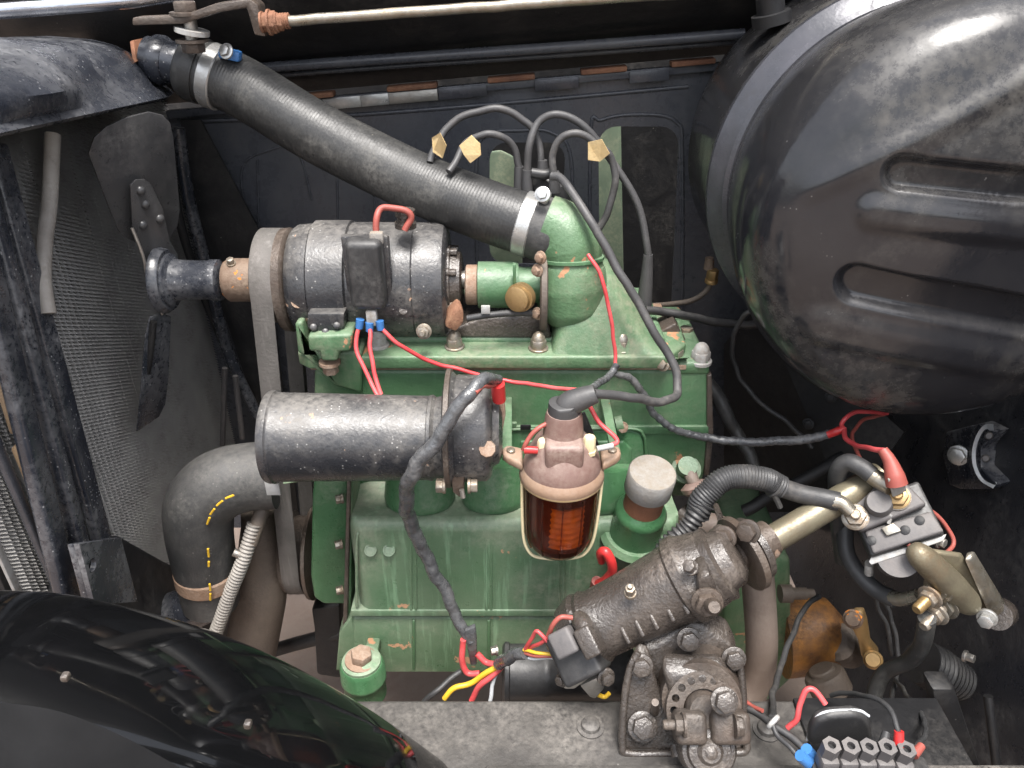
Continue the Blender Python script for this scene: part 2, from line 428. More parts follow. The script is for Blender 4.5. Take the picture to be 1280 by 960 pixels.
# ---- far inner side panel with its two openings
YF = .42
FP = lambda x, y, yy=YF: P(x, y, yy)
sp = thing('engine_bay_wall', 'black sheet metal wall behind the engine with two cut-out openings', 'wall', V((0, YF, -.55)))
h1 = roundrect(FP(612, 330), FP(700, 330), FP(612, 178), .028)
h2 = roundrect(FP(750, 420), FP(838, 420), FP(748, 158), .03)
_w0, _w1 = FP(405, 130), FP(862, 90)
WS = (_w1.z - _w0.z) / (_w1.x - _w0.x)            # the body sits a few degrees off the engine's level
ZT = lambda x: _w0.z + WS * (x - _w0.x)
WD = V((1, 0, WS)).normalized()
WAX = axes(WD)
make('panel_sheet', plate([V((-.62, YF, -.6)), V((1.2, YF, -.6)), V((1.2, YF, ZT(1.2))), V((-.62, YF, ZT(-.62)))], [h1, h2], V((0, .004, 0))), 'black_panel', sp, 30)
# pressed swages on the sheet
def swage(pts, r, name='swage', m='black_panel', par=sp):
    make(name, tube([FP(*p) for p in pts], r, 8, n=6), m, par, 60)
swage([(232, 152), (420, 145), (640, 128), (860, 108)], .0035)
swage([(316, 300), (303, 240), (305, 205), (330, 190), (370, 187), (390, 250)], .0022)
for x in (322, 421, 467, 560, 850): swage([(x, 200 - (x - 300) * .05), (x + 4, 460)], .0022)
swage([(596, 330), (596, 200), (610, 168), (650, 163), (690, 166), (714, 200), (714, 330)], .003, 'opening_rim')
swage([(738, 420), (738, 175), (752, 150), (800, 143), (845, 152), (853, 200), (853, 420)], .003, 'opening_rim')
# hinge ledge: worn strip with rusty hinge leaves sitting on it
def on_wall(px, dz, dy):
    x = P(px, 110, YF).x
    return V((x, YF + dy, ZT(x) + dz))
make('hinge_ledge', box(V((.0, YF - .006, ZT(0) + .006)), (1.1, .016, .012), WAX, bevel=.002), 'black_panel', sp)
for x0, x1, m_ in ((405, 452, 'alu'), (452, 487, 'alu'), (487, 548, 'steel'), (549, 609, 'strap'), (668, 722, 'strap'), (784, 832, 'black_panel')):
    a_, b_ = on_wall(x0, .002, -.0165), on_wall(x1, .002, -.0165)
    make('bright_edge', box((a_ + b_) / 2, ((b_ - a_).length, .003, .017), WAX, bevel=.0008), m_, sp)
for x0, x1 in ((372, 420), (486, 548), (610, 668), (724, 780), (833, 886)):
    a_, b_ = on_wall(x0, .0165, -.014), on_wall(x1, .0165, -.014)
    make('hinge_leaf', box((a_ + b_) / 2, ((b_ - a_).length, .022, .008), WAX, bevel=.002), 'rust', sp)
# ---- what stands beyond the openings
bp_ = prism([P(600, 400, .62), P(655, 400, .62), P(650, 215, .62), P(642, 196, .62), P(626, 188, .62), P(600, 192, .62)], V((0, .01, 0)), .01)
tag(make('outer_wing_panel', bp_, 'pale_green'), 'pale green panel seen through the smaller opening in the black side panel', 'panel')
bp_ = prism([P(745, 460, .62), P(782, 460, .62), P(776, 130, .62), P(735, 130, .62)], V((0, .01, 0)), .01)
tag(make('outer_wing_panel', bp_, 'pale_green'), 'pale green strip seen through the taller opening in the black side panel', 'panel')
tag(make('outer_sheet', box(V((.2, .8, .1)), (2.2, .01, 1.4)), 'black_dark'), 'black sheet far behind the openings of the side panel', 'panel')

# ---- far half of the bonnet, seen from underneath, plus an unseen added half
bo = thing('bonnet', 'black far bonnet half seen from below with a raised rib, and an unseen upright half', 'bonnet', P(500, 128, YF))
prof = [(YF + .02, .018), (YF + .004, .03), (YF - .03, .062), (.31, .105), (.25, .145), (.215, .19), (.2, .26), (.2, .45), (.22, .75)]  # last points add an unseen upright half that hides sky, darkens wing reflections
b_ = nb(); rows = []
for x in (-.7, -.3, .1, .5, .95):
    rows.append([b_.verts.new((x, y, z + ZT(x))) for y, z in prof])
for r0, r1 in zip(rows, rows[1:]):
    for k in range(len(prof) - 1): b_.faces.new((r0[k], r0[k + 1], r1[k + 1], r1[k]))
ex = bmesh.ops.extrude_face_region(b_, geom=b_.faces[:])
bmesh.ops.translate(b_, verts=[g for g in ex['geom'] if isinstance(g, bmesh.types.BMVert)], vec=(0, .002, .004))
make('bonnet_skin', b_, 'black_dark', bo, 50)
make('rib', tube([P(225, 92, .36), P(450, 76, .36), P(700, 59, .36), P(930, 42, .36)], .0075, 12), 'black_panel', bo, 60)
make('rib', tube([P(225, 104, .385), P(450, 86, .385), P(700, 69, .385), P(930, 52, .385)], .004, 10), 'black_panel', bo, 60)
make('bonnet_edge', tube([P(-10, 14, .1), P(60, 9, .13), P(150, 2, .16), P(210, -6, .18), P(300, -18, .19)], .009, 14), 'chrome', bo, 60)

# ---- bonnet stay rod, bracket and bolts
ro = thing('stay_rod', 'thin grey steel rod running under the bonnet from a rusty end bracket', 'rod', P(340, 28, .13))
make('rod', tube([P(345, 27, .13), P(560, 12, .13), P(790, -4, .13), P(1000, -19, .13)], 6.5 * mpp(P(345, 27, .13)), 14, wob=.001), 'zinc', ro, 60)
make('thread', tube([P(338, 27, .13), P(362, 26, .13)], .0085, 14, ridge=.0006, pitch=.003), 'rust', ro, 60)
dx = (P(360, 26, .13) - P(338, 27, .13)).normalized()
for px, r in ((328, .011), (337, .013), (346, .010)):
    c = P(px, 28, .13); make('nut', hexbolt(c, dx, r, .008, 1.1), 'rust', ro)
br = [(165, 22), (225, 20), (270, 4), (312, -2), (322, 6), (332, 46), (318, 44), (308, 10), (272, 16), (228, 30), (165, 32)]
make('bracket', prism([P(x, y, .125) for x, y in br], V((0, .03, 0)), .002), 'cast_rust', ro)
for (x, y, h, r) in ((233, 18, .014, .014), (240, 50, -.014, .014)):
    make('bolt', hexbolt(P(x, y, .14), V((0, 0, 1 if h > 0 else -1)), r, abs(h), 1.35), 'cast_rust', ro)
make('bolt_shank', tube([P(235, 10, .14), P(241, 52, .14)], .008, 12), 'steel', ro)
make('washer', lathe(P(240, 36, .14), P(240, 42, .14), [(0, .02), (1, .02)], 24), 'white_metal', ro)

# ---- bulkhead to the right, scuttle behind the tank
bk = thing('bulkhead', 'black dusty bulkhead sheet behind the solenoid and below the fuel tank', 'panel', V((.65, 0, -.7)))
XB = .65
b_ = nb()
prism([V((XB + .09, -.75, .6)), V((XB + .09, -.75, -.05)), V((XB - .02, -.75, -.75)), V((XB - .014, -.75, -.75)), V((XB + .096, -.75, -.05)), V((XB + .096, -.75, .6))], V((0, 1.25, 0)), .001, 1, b_)
make('toe_board', b_, 'bulkhead', bk)
make('corner_sheet', prism([P(905, 430, .36), P(950, 380, .3), P(1130, 540, .1), P(1060, 640, .1), P(905, 640, .36)], V((.01, .01, -.003)), 0), 'black_dark', bk)
for x, y in ((1038, 497), (1010, 530)):
    make('bolt_head', hexbolt(P(x, y, .17), V((-.4, -.8, .3)), .007, .006), 'black_dark', bk)

# ---- chassis rail along the near side
ZR = -.30
ra_ = thing('chassis_rail', 'grey dusty chassis rail along the near side below the steering box', 'chassis', V((0, -.4, ZR - .12)))
a_, b_ = PZ(300, 876, ZR), PZ(1280, 868, ZR)
yb = PZ(640, 874, ZR).y
xr0, xr1 = -.5, PZ(1178, 900, ZR).x
make('rail', box(V(((xr0 + xr1) / 2, yb - .125, ZR - .05)), (xr1 - xr0, .25, .1), bevel=.006, seg=3), 'chassis', ra_)
xm_ = PZ(1002, 920, ZR).x
make('mounting_board', box(V(((xm_ + xr1) / 2 + .004, yb - .122, ZR + .003)), (xr1 - xm_, .24, .006), bevel=.002), 'black_dark', ra_)
c = PZ(1100, 962, ZR)
make('side_lip', box(V((.28, PZ(700, 966, ZR).y - .03, ZR + .004)), (.62, .07, .008), bevel=.003), 'chassis', ra_)
for x, y in ((738, 909), (958, 913)):
    p = PZ(x, y, ZR)
    make('rail_bolt', lathe(p, p + ZA * .009, [(0, .016), (.25, .016), (.3, .0115), (.8, .0105), (1, .008), (1, 0)], 24), 'chassis', ra_)

# ---- near wing, glossy black
def fender():
    """the wing's crown runs down to the right; section rolls over towards the camera"""
    crown = [(-60, 738), (0, 741), (90, 746), (190, 768), (270, 792), (350, 826), (440, 876), (500, 916), (560, 962), (620, 1020)]
    pts = cat([P(x, y, -.36 + .05 * (x / 600)) for x, y in crown], 6)
    b_ = nb(); rows = []
    for i, c in enumerate(pts):
        t = (pts[min(i + 1, len(pts) - 1)] - pts[max(i - 1, 0)]).normalized()
        side = V((0, -1, 0)) - t * V((0, -1, 0)).dot(t); side.normalize()
        nrm = side.cross(t)
        if nrm.z < 0: nrm = -nrm
        row = []
        tilt = [(-.035, 88), (-.012, 84), (0, 72), (.008, 50), (.02, 34), (.05, 24), (.1, 15), (.145, 8), (.165, 2), (.172, -14), (.178, 20), (.184, -30), (.192, -66), (.21, -78), (.26, -82), (.36, -84)]
        q = c - nrm * .03
        row.append(b_.verts.new(q))
        s0 = -.035
        N = 96
        for k in range(1, N + 1):                   # walk along the section, turning with the tilt table
            s1 = -.035 + .395 * k / N; sm = (s0 + s1) / 2
            for (sa, ta), (sb_, tb_) in zip(tilt, tilt[1:]):
                if sa <= sm <= sb_: ang = ta + (tb_ - ta) * (sm - sa) / (sb_ - sa); break
            q = q + (side * math.cos(R(ang)) + nrm * math.sin(R(ang))) * (s1 - s0); s0 = s1
            row.append(b_.verts.new(q))
        rows.append(row)
    for r0, r1 in zip(rows, rows[1:]):
        for k in range(len(r0) - 1): b_.faces.new((r0[k], r1[k], r1[k + 1], r0[k + 1]))
    return b_, pts
fb, fpts = fender()
fe = thing('front_wing', 'glossy black curved front wing with a raised bead in the foreground', 'wing', P(200, 960, -.45))
make('wing_skin', fb, 'fender', fe, 80)
for x, y in ((82, 846), (310, 905)):
    c = P(x, y, -.53)
    make('trim_clip', box(c, (.005, .006, .005), bevel=.0015), 'cast', fe)
t_ = [P(-40, 874, -.58), P(60, 886, -.58), P(130, 910, -.58), P(200, 945, -.58), P(270, 990, -.58), P(360, 1065, -.58), P(440, 1160, -.58)]
b_ = nb(); up_ = [b_.verts.new(p) for p in cat(t_, 5)]; lo_ = [b_.verts.new(v_.co + V((-.03, -.12, -.09))) for v_ in up_]
for k in range(len(up_) - 1): b_.faces.new((up_[k], up_[k + 1], lo_[k + 1], lo_[k]))
ex = bmesh.ops.extrude_face_region(b_, geom=b_.faces[:])
bmesh.ops.translate(b_, verts=[g for g in ex['geom'] if isinstance(g, bmesh.types.BMVert)], vec=(0, 0, -.006))
make('wing_cover', b_, 'matt_grey', fe, 60)

# =================================================================== RADIATOR
XC = -.56
rd = thing('radiator', 'dusty black radiator with a fine finned core and heavy side frame', 'radiator', V((XC, .1, -.5)))
b_ = nb(); row_h = .0054; z = -.50
while z < .34:
    prev = None
    for k in range(0, 121):
        y = -.22 + .66 * k / 120
        x = XC + (.0035 if k % 2 else -.0035)
        dz = -.0016 if k % 2 else .0016
        cur = (b_.verts.new((x - .004, y, z + dz + .0022)), b_.verts.new((x + .004, y, z + dz - .0012)))
        if prev: b_.faces.new((prev[0], cur[0], cur[1], prev[1]))
        prev = cur
    z += row_h
make('core_fins', b_, 'core', rd, 20, kind='stuff')
make('core_back', box(V((XC - .016, .11, -.08)), (.012, .68, .88)), 'black_dark', rd)
b_ = nb()
for k in range(22):
    y = -.2 + .63 * k / 21
    box(V((XC - .007, y, -.08)), (.009, .0022, .86), bevel=0, bm=b_)
make('core_tubes', b_, 'core', rd, kind='stuff')
# top tank: sections swept across the car
secs = []
NY = 40
for i in range(NY + 1):
    y = -.32 + .565 * i / NY
    e_ = max(0, (y - .17) / .075); e_ = min(1, e_)
    sh = 1 - e_ ** 3 * .55
    bul = math.exp(-((y + .10) / .09) ** 2)
    top = .425 - .05 * e_ ** 2
    x0 = -.445 - .02 * e_
    secs.append([(x0 - .01, .308), (x0, .306), (x0 + .004, .312), (x0 - .002, .322), (x0 - .012 + .02 * bul, .335), (x0 - .018 + .03 * bul, .355),
                 (x0 - .024 + .028 * bul, .372), (x0 - .034 + .012 * bul, .372 + (top - .372) * .55), (x0 - .05, .372 + (top - .372) * .82), (x0 - .075, top), (-.57, top + .006), (-.66, top), (-.66, .32)])
    secs[-1] = [(x, y, .350 + (z - .306) * (.422 - .350) / .119 - .087 * (y + .169)) for x, z in secs[-1]]
b_ = nb(); rows = [[b_.verts.new(p) for p in s] for s in secs]
for r0, r1 in zip(rows, rows[1:]):
    for k in range(len(r0) - 1): b_.faces.new((r0[k], r0[k + 1], r1[k + 1], r1[k]))
b_.faces.new(rows[-1]); b_.faces.new(rows[0])
make('top_tank', b_, 'black_radiator', rd, 50)
p0 = PX(180, 62, -.462)
make('maker_plate', prism([PX(162, 52, -.487), PX(196, 45, -.492), PX(199, 72, -.482), PX(166, 79, -.476)], V((.006, -.002, .002)), .001), 'rust', rd)
c = P(205, 75, .20); d_ = P(250, 85, .20)
make('outlet_pipe', tube([P(186, 72, .205), P(215, 78, .2), P(262, 92, .195)], .026, 24), 'black_radiator', rd, 60)
make('outlet_flange', lathe(P(196, 74, .203), P(212, 78, .2), [(0, .030), (.5, .031), (1, .0265)], 28), 'black_radiator', rd)
# near side frame: three parallel ridges
YN = -.17
def vbar(name, pxt, pyt, pxb, pyb, x_, w_, d_, m='black_radiator', bevel=.004):
    A, B = PX(pxt, pyt, x_), PX(pxb, pyb, x_)
    ax = axes(B - A, V((0, 1, 0)))
    L_ = (B - A).length
    return make(name, box((A + B) / 2, (L_, d_, w_), (ax[0], ax[2], ax[1]), bevel, 3), m, rd)
vbar('side_frame', -8, 180, 146, 745, -.52, .014, .03, bevel=.005)
vbar('side_frame', -32, 195, 120, 765, -.515, .022, .02, bevel=.006)
vbar('side_frame', -46, 210, 92, 780, -.51, .016, .03, bevel=.006)
A_ = [(92, 680), (145, 672), (166, 752), (112, 756)]
make('foot_bracket', plate([PX(x, y, -.468) for x, y in A_], [circ(PX(109, 706, -.468), XA, .0075, 16)], V((.006, 0, 0))), 'black_radiator', rd)
make('foot_bracket_back', prism([PX(x, y, -.472) for x, y in A_], V((-.008, 0, 0)), .002), 'black_radiator', rd)
make('stay', tube([PX(66, 168, -.53), PX(62, 250, -.53), PX(56, 300, -.525), PX(54, 350, -.515), PX(60, 392, -.51)], .0085, 12), 'conduit_grey', rd)
# far side frame and shroud edge
make('far_frame', tube([P(222, 160, .33), P(236, 250, .33), P(262, 350, .33), P(285, 440, .33), P(322, 520, .33)], .010, 10), 'black_radiator', rd)
make('far_frame', tube([P(208, 170, .30), P(228, 290, .32), P(275, 420, .34), P(315, 500, .35)], .007, 10), 'black_dark', rd)
make('shroud', prism([P(225, 150, .37), P(250, 300, .37), P(322, 520, .37), P(322, 700, .37), P(380, 700, .37), P(330, 300, .37), P(250, 150, .37)], V((0, .006, 0)), 0), 'black_dark', rd)
for (xa, ya, xb, yb_) in ((281, 460, 278, 556), (294, 470, 303, 548)):
    make('shroud_strut', tube([P(xa, ya, .3), P(xb, yb_, .3)], .005, 8), 'grey_plastic', rd)
# bottom tank
b_ = nb()
prism([PX(100, 770, -.5), PX(150, 668, -.5), PX(205, 700, -.53), PX(300, 745, -.55), PX(300, 800, -.55), PX(120, 860, -.5)], V((-.07, 0, 0)), .008, 3, b_)
make('bottom_tank', b_, 'black_dark', rd)
make('bottom_outlet', tube([P(175, 775, .0), P(215, 768, -.02), P(262, 748, -.03), P(264, 730, -.03)], [.035, .034, .032, .031], 20), 'black_radiator', rd, 60)
# grille shell beyond the frame: packing strips and bright moulding
gs = thing('grille_shell', 'bright grille moulding with tan packing strips beside the radiator frame', 'trim', PX(60, 740, -.52))
for (xa, ya, xb, yb_) in ((2, 470, 24, 540), (24, 556, 64, 652), (66, 664, 104, 745)):
    A, B = PX(xa, ya, -.52), PX(xb, yb_, -.52); ax = axes(B - A, V((0, 1, 0)))
    make('packing_strip', box((A + B) / 2, ((B - A).length, .014, .013), (ax[0], ax[2], ax[1]), .003), 'tan', gs)
A, B = PX(-20, 520, -.53), PX(80, 752, -.53); ax = axes(B - A, V((0, 1, 0)))
make('bright_moulding', box((A + B) / 2, ((B - A).length, .012, .009), (ax[0], ax[2], ax[1]), .003, 3), 'strap', gs)
A, B = PX(-60, 560, -.56), PX(28, 752, -.56); ax = axes(B - A, V((0, 1, 0)))
make('grille_frame', box((A + B) / 2, ((B - A).length, .01, .004), (ax[0], ax[2], ax[1]), .001), 'white_metal', gs)
for k in range(5):
    y_ = 700 + k * 11
    make('grille_bar', tube([PX(-10, y_ - 14, -.58), PX(18, y_ + 16, -.57)], .0016, 6), 'steel', gs)

# ---- fan
YX = .07                                   # the shaft line: fan, pulley, dynamo and pump share it
AF = lambda px: V((P(px, 346, .012).x, YX, P(460, 350, YX).z))
AX = lambda px: V((P(px, 346, YX).x, YX, P(460, 350, YX).z))
fn = thing('fan', 'black two bladed cooling fan with riveted arms in front of the radiator', 'fan', AX(205))
def blade(name, outl, yf, thick, m='fan'):
    return make(name, prism([P(x, y, yf(x, y)) for x, y in outl], V((-.0022, .0022, .0005)), .0008), m, fn)
blade('blade', [(111, 192), (118, 172), (134, 158), (158, 147), (186, 140), (204, 144), (213, 154), (217, 172), (221, 215), (225, 262), (222, 283), (208, 306), (184, 318), (168, 302), (157, 297), (148, 288), (130, 243)],
      lambda x, y: .06 + (x - 165) * .0009, .002)
arm = blade('fan_arm', [(163, 232), (170, 225), (180, 224), (189, 230), (204, 262), (212, 300), (222, 318), (226, 370), (204, 396), (196, 380), (186, 350), (181, 322), (172, 304), (166, 290)],
      lambda x, y: .045 + (x - 165) * .0009, .002)
make('arm_edge', tube([P(165, 285, .04), P(178, 318, .042), (P(184, 345, .046)), P(194, 375, .052), P(203, 393, .056)], .0022, 8), 'steel', fn, 60)
for x, y in ((175, 238), (181, 255), (178, 281), (199, 273)):
    c = P(x, y, .045 + (x - 165) * .0009); d_ = (CAM - c).normalized()
    make('rivet', lathe(c - d_ * .001, c + d_ * .004, [(0, .0062), (.4, .0058), (.8, .0035), (1, 0)], 14), 'fan', arm)
blade('blade', [(188, 396), (203, 392), (214, 396), (211, 470), (207, 505), (199, 521), (186, 530), (171, 540), (176, 490), (182, 420)], lambda x, y: .05 + (x - 190) * .0015, .002, 'black_radiator')
make('blade_stiffener', tube([P(192, 402, .045), P(188, 440, .045), P(184, 466, .045)], .0045, 8), 'black_dark', fn, 60)
h0, h1_ = AX(204), AX(318)
k_ = mpp(h0)
make('hub', lathe(h0, h1_, [(0, .03), (.02, .034), (.1, .034), (.13, .027), (.2, .026), (.5, .025), (.52, .0265), (.62, .0265), (.64, .022)], 32), 'black_radiator', fn)
make('hub_flange', lathe(h0 - XA * .004, h0 + XA * .008, [(0, .043), (.5, .043), (1, .039)], 32), 'black_radiator', fn)
make('rusty_collar', lathe(AX(282), AX(332), [(0, .024), (.1, .028), (.9, .028), (1, .025)], 32), 'rust_orange', fn)
make('grease_nipple', hexbolt(AX(296) + V((0, -.010, .026)), V((0, -.3, 1)), .005, .008, 1.2), 'nut', fn)
# ---- pulley on the dynamo shaft
pu = thing('dynamo_pulley', 'rusty edged black belt pulley in front of the dynamo', 'pulley', AX(335) - ZA * .07)
pA, pB = AF(307), AF(358)
make('pulley_wheel', lathe(pA, pB, [(0, .02), (.0, .056), (.05, .060), (.1, .055), (.5, .055), (.56, .064), (.6, .066), (.8, .067), (.86, .064), (.9, .05), (.9, .03), (1, .03)], 56), 'cast_rust', pu)
# ---- crank pulley
zc = P(372, 690, YX).z
xcp = P(363, 720, .01).x
cA, cB = V((xcp - .022, YX, zc)), V((xcp + .034, YX, zc))
cp = thing('crank_pulley', 'rusty brown crankshaft pulley low beside the green timing case', 'pulley', V((cA.x, YX, zc - .08)))
make('pulley_wheel', lathe(cA, cB, [(0, .03), (.05, .062), (.2, .066), (.25, .058), (.7, .058), (.75, .074), (.85, .075), (.9, .06), (1, .03)], 48), 'cast_rust', cp)
# ---- belt
def belt():
    c1, c2 = V((0, YX, AX(330).z)), V((0, YX, zc)); r1, r2 = .0615, .0605
    xm1, xm2 = P(320, 345, .0).x, xcp
    pts = []
    for k in range(33):
        t = math.pi * k / 32; pts.append((c1 + V((0, math.cos(t) * r1, math.sin(t) * r1)), xm1))
    for k in range(33):
        t = math.pi + math.pi * k / 32; pts.append((c2 + V((0, math.cos(t) * r2, math.sin(t) * r2)), xm2))
    b_ = nb(); loops = []
    n = len(pts)
    ctr = (c1 + c2) / 2
    for i, (p, xm) in enumerate(pts):
        nn = (pts[(i + 1) % n][0] - pts[i - 1][0]); nn = V((0, -nn.z, nn.y)).normalized()
        if nn.dot(p - (c1 if p.z > ctr.z else c2)) < 0: nn = -nn
        q = V((xm, p.y, p.z))
        loops.append([b_.verts.new(q + XA * dx_ + nn * h_) for dx_, h_ in ((-.0135, .004), (-.0125, .005), (.0125, .005), (.0135, .004), (.011, -.004), (-.011, -.004))])
    for i in range(n):
        a_, c_ = loops[i], loops[(i + 1) % n]
        for k in range(6): b_.faces.new((a_[k], a_[(k + 1) % 6], c_[(k + 1) % 6], c_[k]))
    return b_
tag(make('fan_belt', belt(), 'belt', None, 50), 'worn grey fan belt running down from the dynamo pulley', 'belt')

# ---- top hose
th = thing('radiator_hose', 'thick black ribbed top hose sloping from radiator outlet to green elbow', 'hose', P(690, 285, YX))
hp = [P(243, 86, .195), P(300, 108, .185), P(400, 168, .155), P(520, 228, .12), P(620, 268, .085), P(676, 286, .07)]
make('hose_wall', tube(hp, .0385, 40, n=26, ridge=.00012, pitch=.0042), 'rubber', th, 70)
make('hose_end', tube([P(236, 83, .197), P(243, 86, .195), P(256, 91, .193)], [.038, .042, .0405], 36), 'rubber', th, 70)
make('hose_end', tube([P(664, 281, .073), P(688, 290, .068), P(694, 293, .067)], [.0395, .0415, .04], 36), 'rubber_dusty', th, 70)
def clamp(par, A, B, r, m, screw, sm, sdir):
    return make('hose_clamp', lathe(A, B, [(0, r), (.08, r + .0014), (.92, r + .0014), (1, r)], 48), m, par)
ca, cb = hp[0].lerp(hp[1], .33), hp[0].lerp(hp[1], .62)
hc = clamp(th, ca, cb, .0392, 'alu', 0, 0, 0)
c = P(288, 68, .165)
make('clamp_screw', box(c, (.026, .016, .012), axes(V((.9, 0, -.2))), .003), 'blue', hc)
make('clamp_screw_head', hexbolt(P(283, 64, .150), V((-.3, -.8, .4)), .007, .006), 'alu', hc)
ca, cb = hp[4].lerp(hp[5], .55), hp[4].lerp(hp[5], .86)
hc = clamp(th, ca, cb, .0395, 'alu', 0, 0, 0)
make('clamp_screw', box(P(681, 246, .055), (.012, .012, .016), axes(V((.8, 0, -.4))), .003), 'alu', hc)
make('clamp_screw_head', hexbolt(P(678, 243, .04), V((-.2, -.8, .5)), .007, .006), 'alu', hc)

# ---- bottom hose
bh = thing('bottom_hose', 'dusty black elbow hose with yellow dashes below the canister', 'hose', P(262, 745, -.03))
make('hose_wall', tube([P(345, 594, .0), P(310, 596, -.005), P(275, 606, -.015), P(252, 628, -.025), P(249, 662, -.03), P(256, 705, -.03), P(264, 752, -.03)], [.047, .047, .049, .048, .046, .044, .041], 36, n=10), 'rubber_dusty', bh, 70)
hc = make('hose_clamp', lathe(P(257.5, 708, -.03), P(260.5, 724, -.03), [(0, .0435), (.1, .0455), (.9, .0455), (1, .0435)], 40), 'rust_pale', bh)
make('clamp_screw', tube([P(292, 690, -.05), P(302, 694, -.05)], .006, 10), 'steel', hc)
def dash(x, y, x2, y2, r):
    y_ = -.0745 if y > 660 else -.070
    make('yellow_dash', tube([P(x, y, y_), P(x2, y2, y_)], .0016, 6), 'yellow_wire', bh)
for q in ((259, 655, 262, 647), (263, 643, 268, 636), (271, 632, 278, 626), (282, 623, 292, 619), (261, 702, 261, 708), (260, 686, 261, 696), (262, 730, 263, 738), (263, 742, 263, 750)):
    dash(*q, .0465)
tag(make('bottom_pipe', tube([P(322, 640, .06), P(330, 700, .05), P(326, 745, .03), P(318, 790, .02), P(308, 840, .01)], [.025, .035, .04, .041, .041], 28), 'grease_pipe', None, 60), 'fat grimy pipe stub running down beside the bottom hose', 'pipe')
tag(make('bottom_pipe', tube([P(312, 700, .08), P(318, 650, .08), P(335, 605, .08)], [.02, .018, .018], 16), 'pipe_brown', None, 60), 'brown pipe passing behind the bottom hose elbow', 'pipe')
cd_ = thing('ribbed_conduit', 'pale grey ribbed conduit sloping down beside the bottom hose', 'conduit', P(265, 800, -.06))
make('conduit_tube', tube([P(318, 655, -.03), P(304, 700, -.05), P(286, 745, -.06), P(266, 802, -.07)], .0095, 14, ridge=.0010, pitch=.0055), 'conduit_grey', cd_, 60)
make('conduit_sleeve', tube([P(334, 612, .0), P(325, 645, -.02), P(313, 680, -.04)], .0105, 14), 'grease_pipe', cd_, 60)
tag(make('drag_link', tube([P(300, 832, .1), P(345, 812, .08), P(420, 792, .06), P(470, 780, .06)], [.012, .012, .012, .012], 12), 'black_dark', None, 60), 'black rod crossing the brown floor below the engine', 'rod')
b_ = prism([P(392, 790, .05), P(388, 762, .05), P(425, 757, .05), P(428, 850, .05), P(395, 845, .05)], V((0, .04, 0)), .008)
tag(make('engine_mount', b_, 'black_dark'), 'dark engine mounting below the green timing case', 'mount')

# =================================================================== ENGINE
en = thing('engine', 'green painted four cylinder engine block and head, paint worn and dusty', 'engine', P(600, 840, 0))
def slab(name, outl, y0, y1, m='green', bevel=.004, seg=3, par=en):
    """outline traced on the plane Y=y0, swept back to y1"""
    return make(name, prism([P(x, y, y0) for x, y in outl], V((0, y1 - y0, 0)), bevel, seg), m, par)
Y0 = .0
# upper block
slab('block', [(392, 462), (887, 462), (889, 540), (884, 588), (870, 622), (400, 622), (392, 560)], Y0, .20, bevel=.007)
slab('block_ledge', [(640, 533), (889, 533), (889, 543), (640, 543)], Y0 - .004, .05, bevel=.0015)
slab('block_ledge', [(452, 527), (646, 529), (646, 536), (452, 535)], Y0 - .004, .05, bevel=.0015)
# head gasket and head flange
slab('gasket', [(388, 457), (858, 457), (858, 462.5), (388, 462.5)], Y0 - .0035, .19, 'rust_pale', .0008, 1)
zh = P(600, 457, Y0).z; zt_ = P(600, 441, Y0).z
def hslab(name, outl, z0, z1, m='green', bevel=.003, seg=3, par=en):
    """outline traced on the level z1, swept down to z0"""
    return make(name, prism([PZ(x, y, z1) for x, y in outl], V((0, 0, z0 - z1)), bevel, seg), m, par)
hslab('head', [(372, 440), (384, 446), (836, 446), (858, 430), (850, 404), (800, 372), (380, 372)], zh + .0005, zt_, 'green_head')
slab('head_step', [(384, 441), (840, 441), (830, 422), (400, 420)], .03, .20, bevel=.006)
# front extension of the block under the dynamo
slab('front_bracket', [(368, 404), (378, 402), (384, 440), (452, 440), (452, 492), (418, 482), (394, 462), (384, 446), (372, 442)], -.012, .06, bevel=.004)
slab('dynamo_saddle', [(384, 420), (440, 418), (438, 440), (424, 440), (422, 452), (402, 452), (399, 440), (386, 440)], -.035, .03, bevel=.004)
make('saddle_bolt', hexbolt(P(412, 452, -.02), V((0, 0, -1)), .010, .016), 'rust_pale', en)
# valley under the dynamo and pump
slab('pump_trough', [(540, 422), (600, 398), (684, 392), (690, 424)], .03, .14, 'cast', bevel=.004)
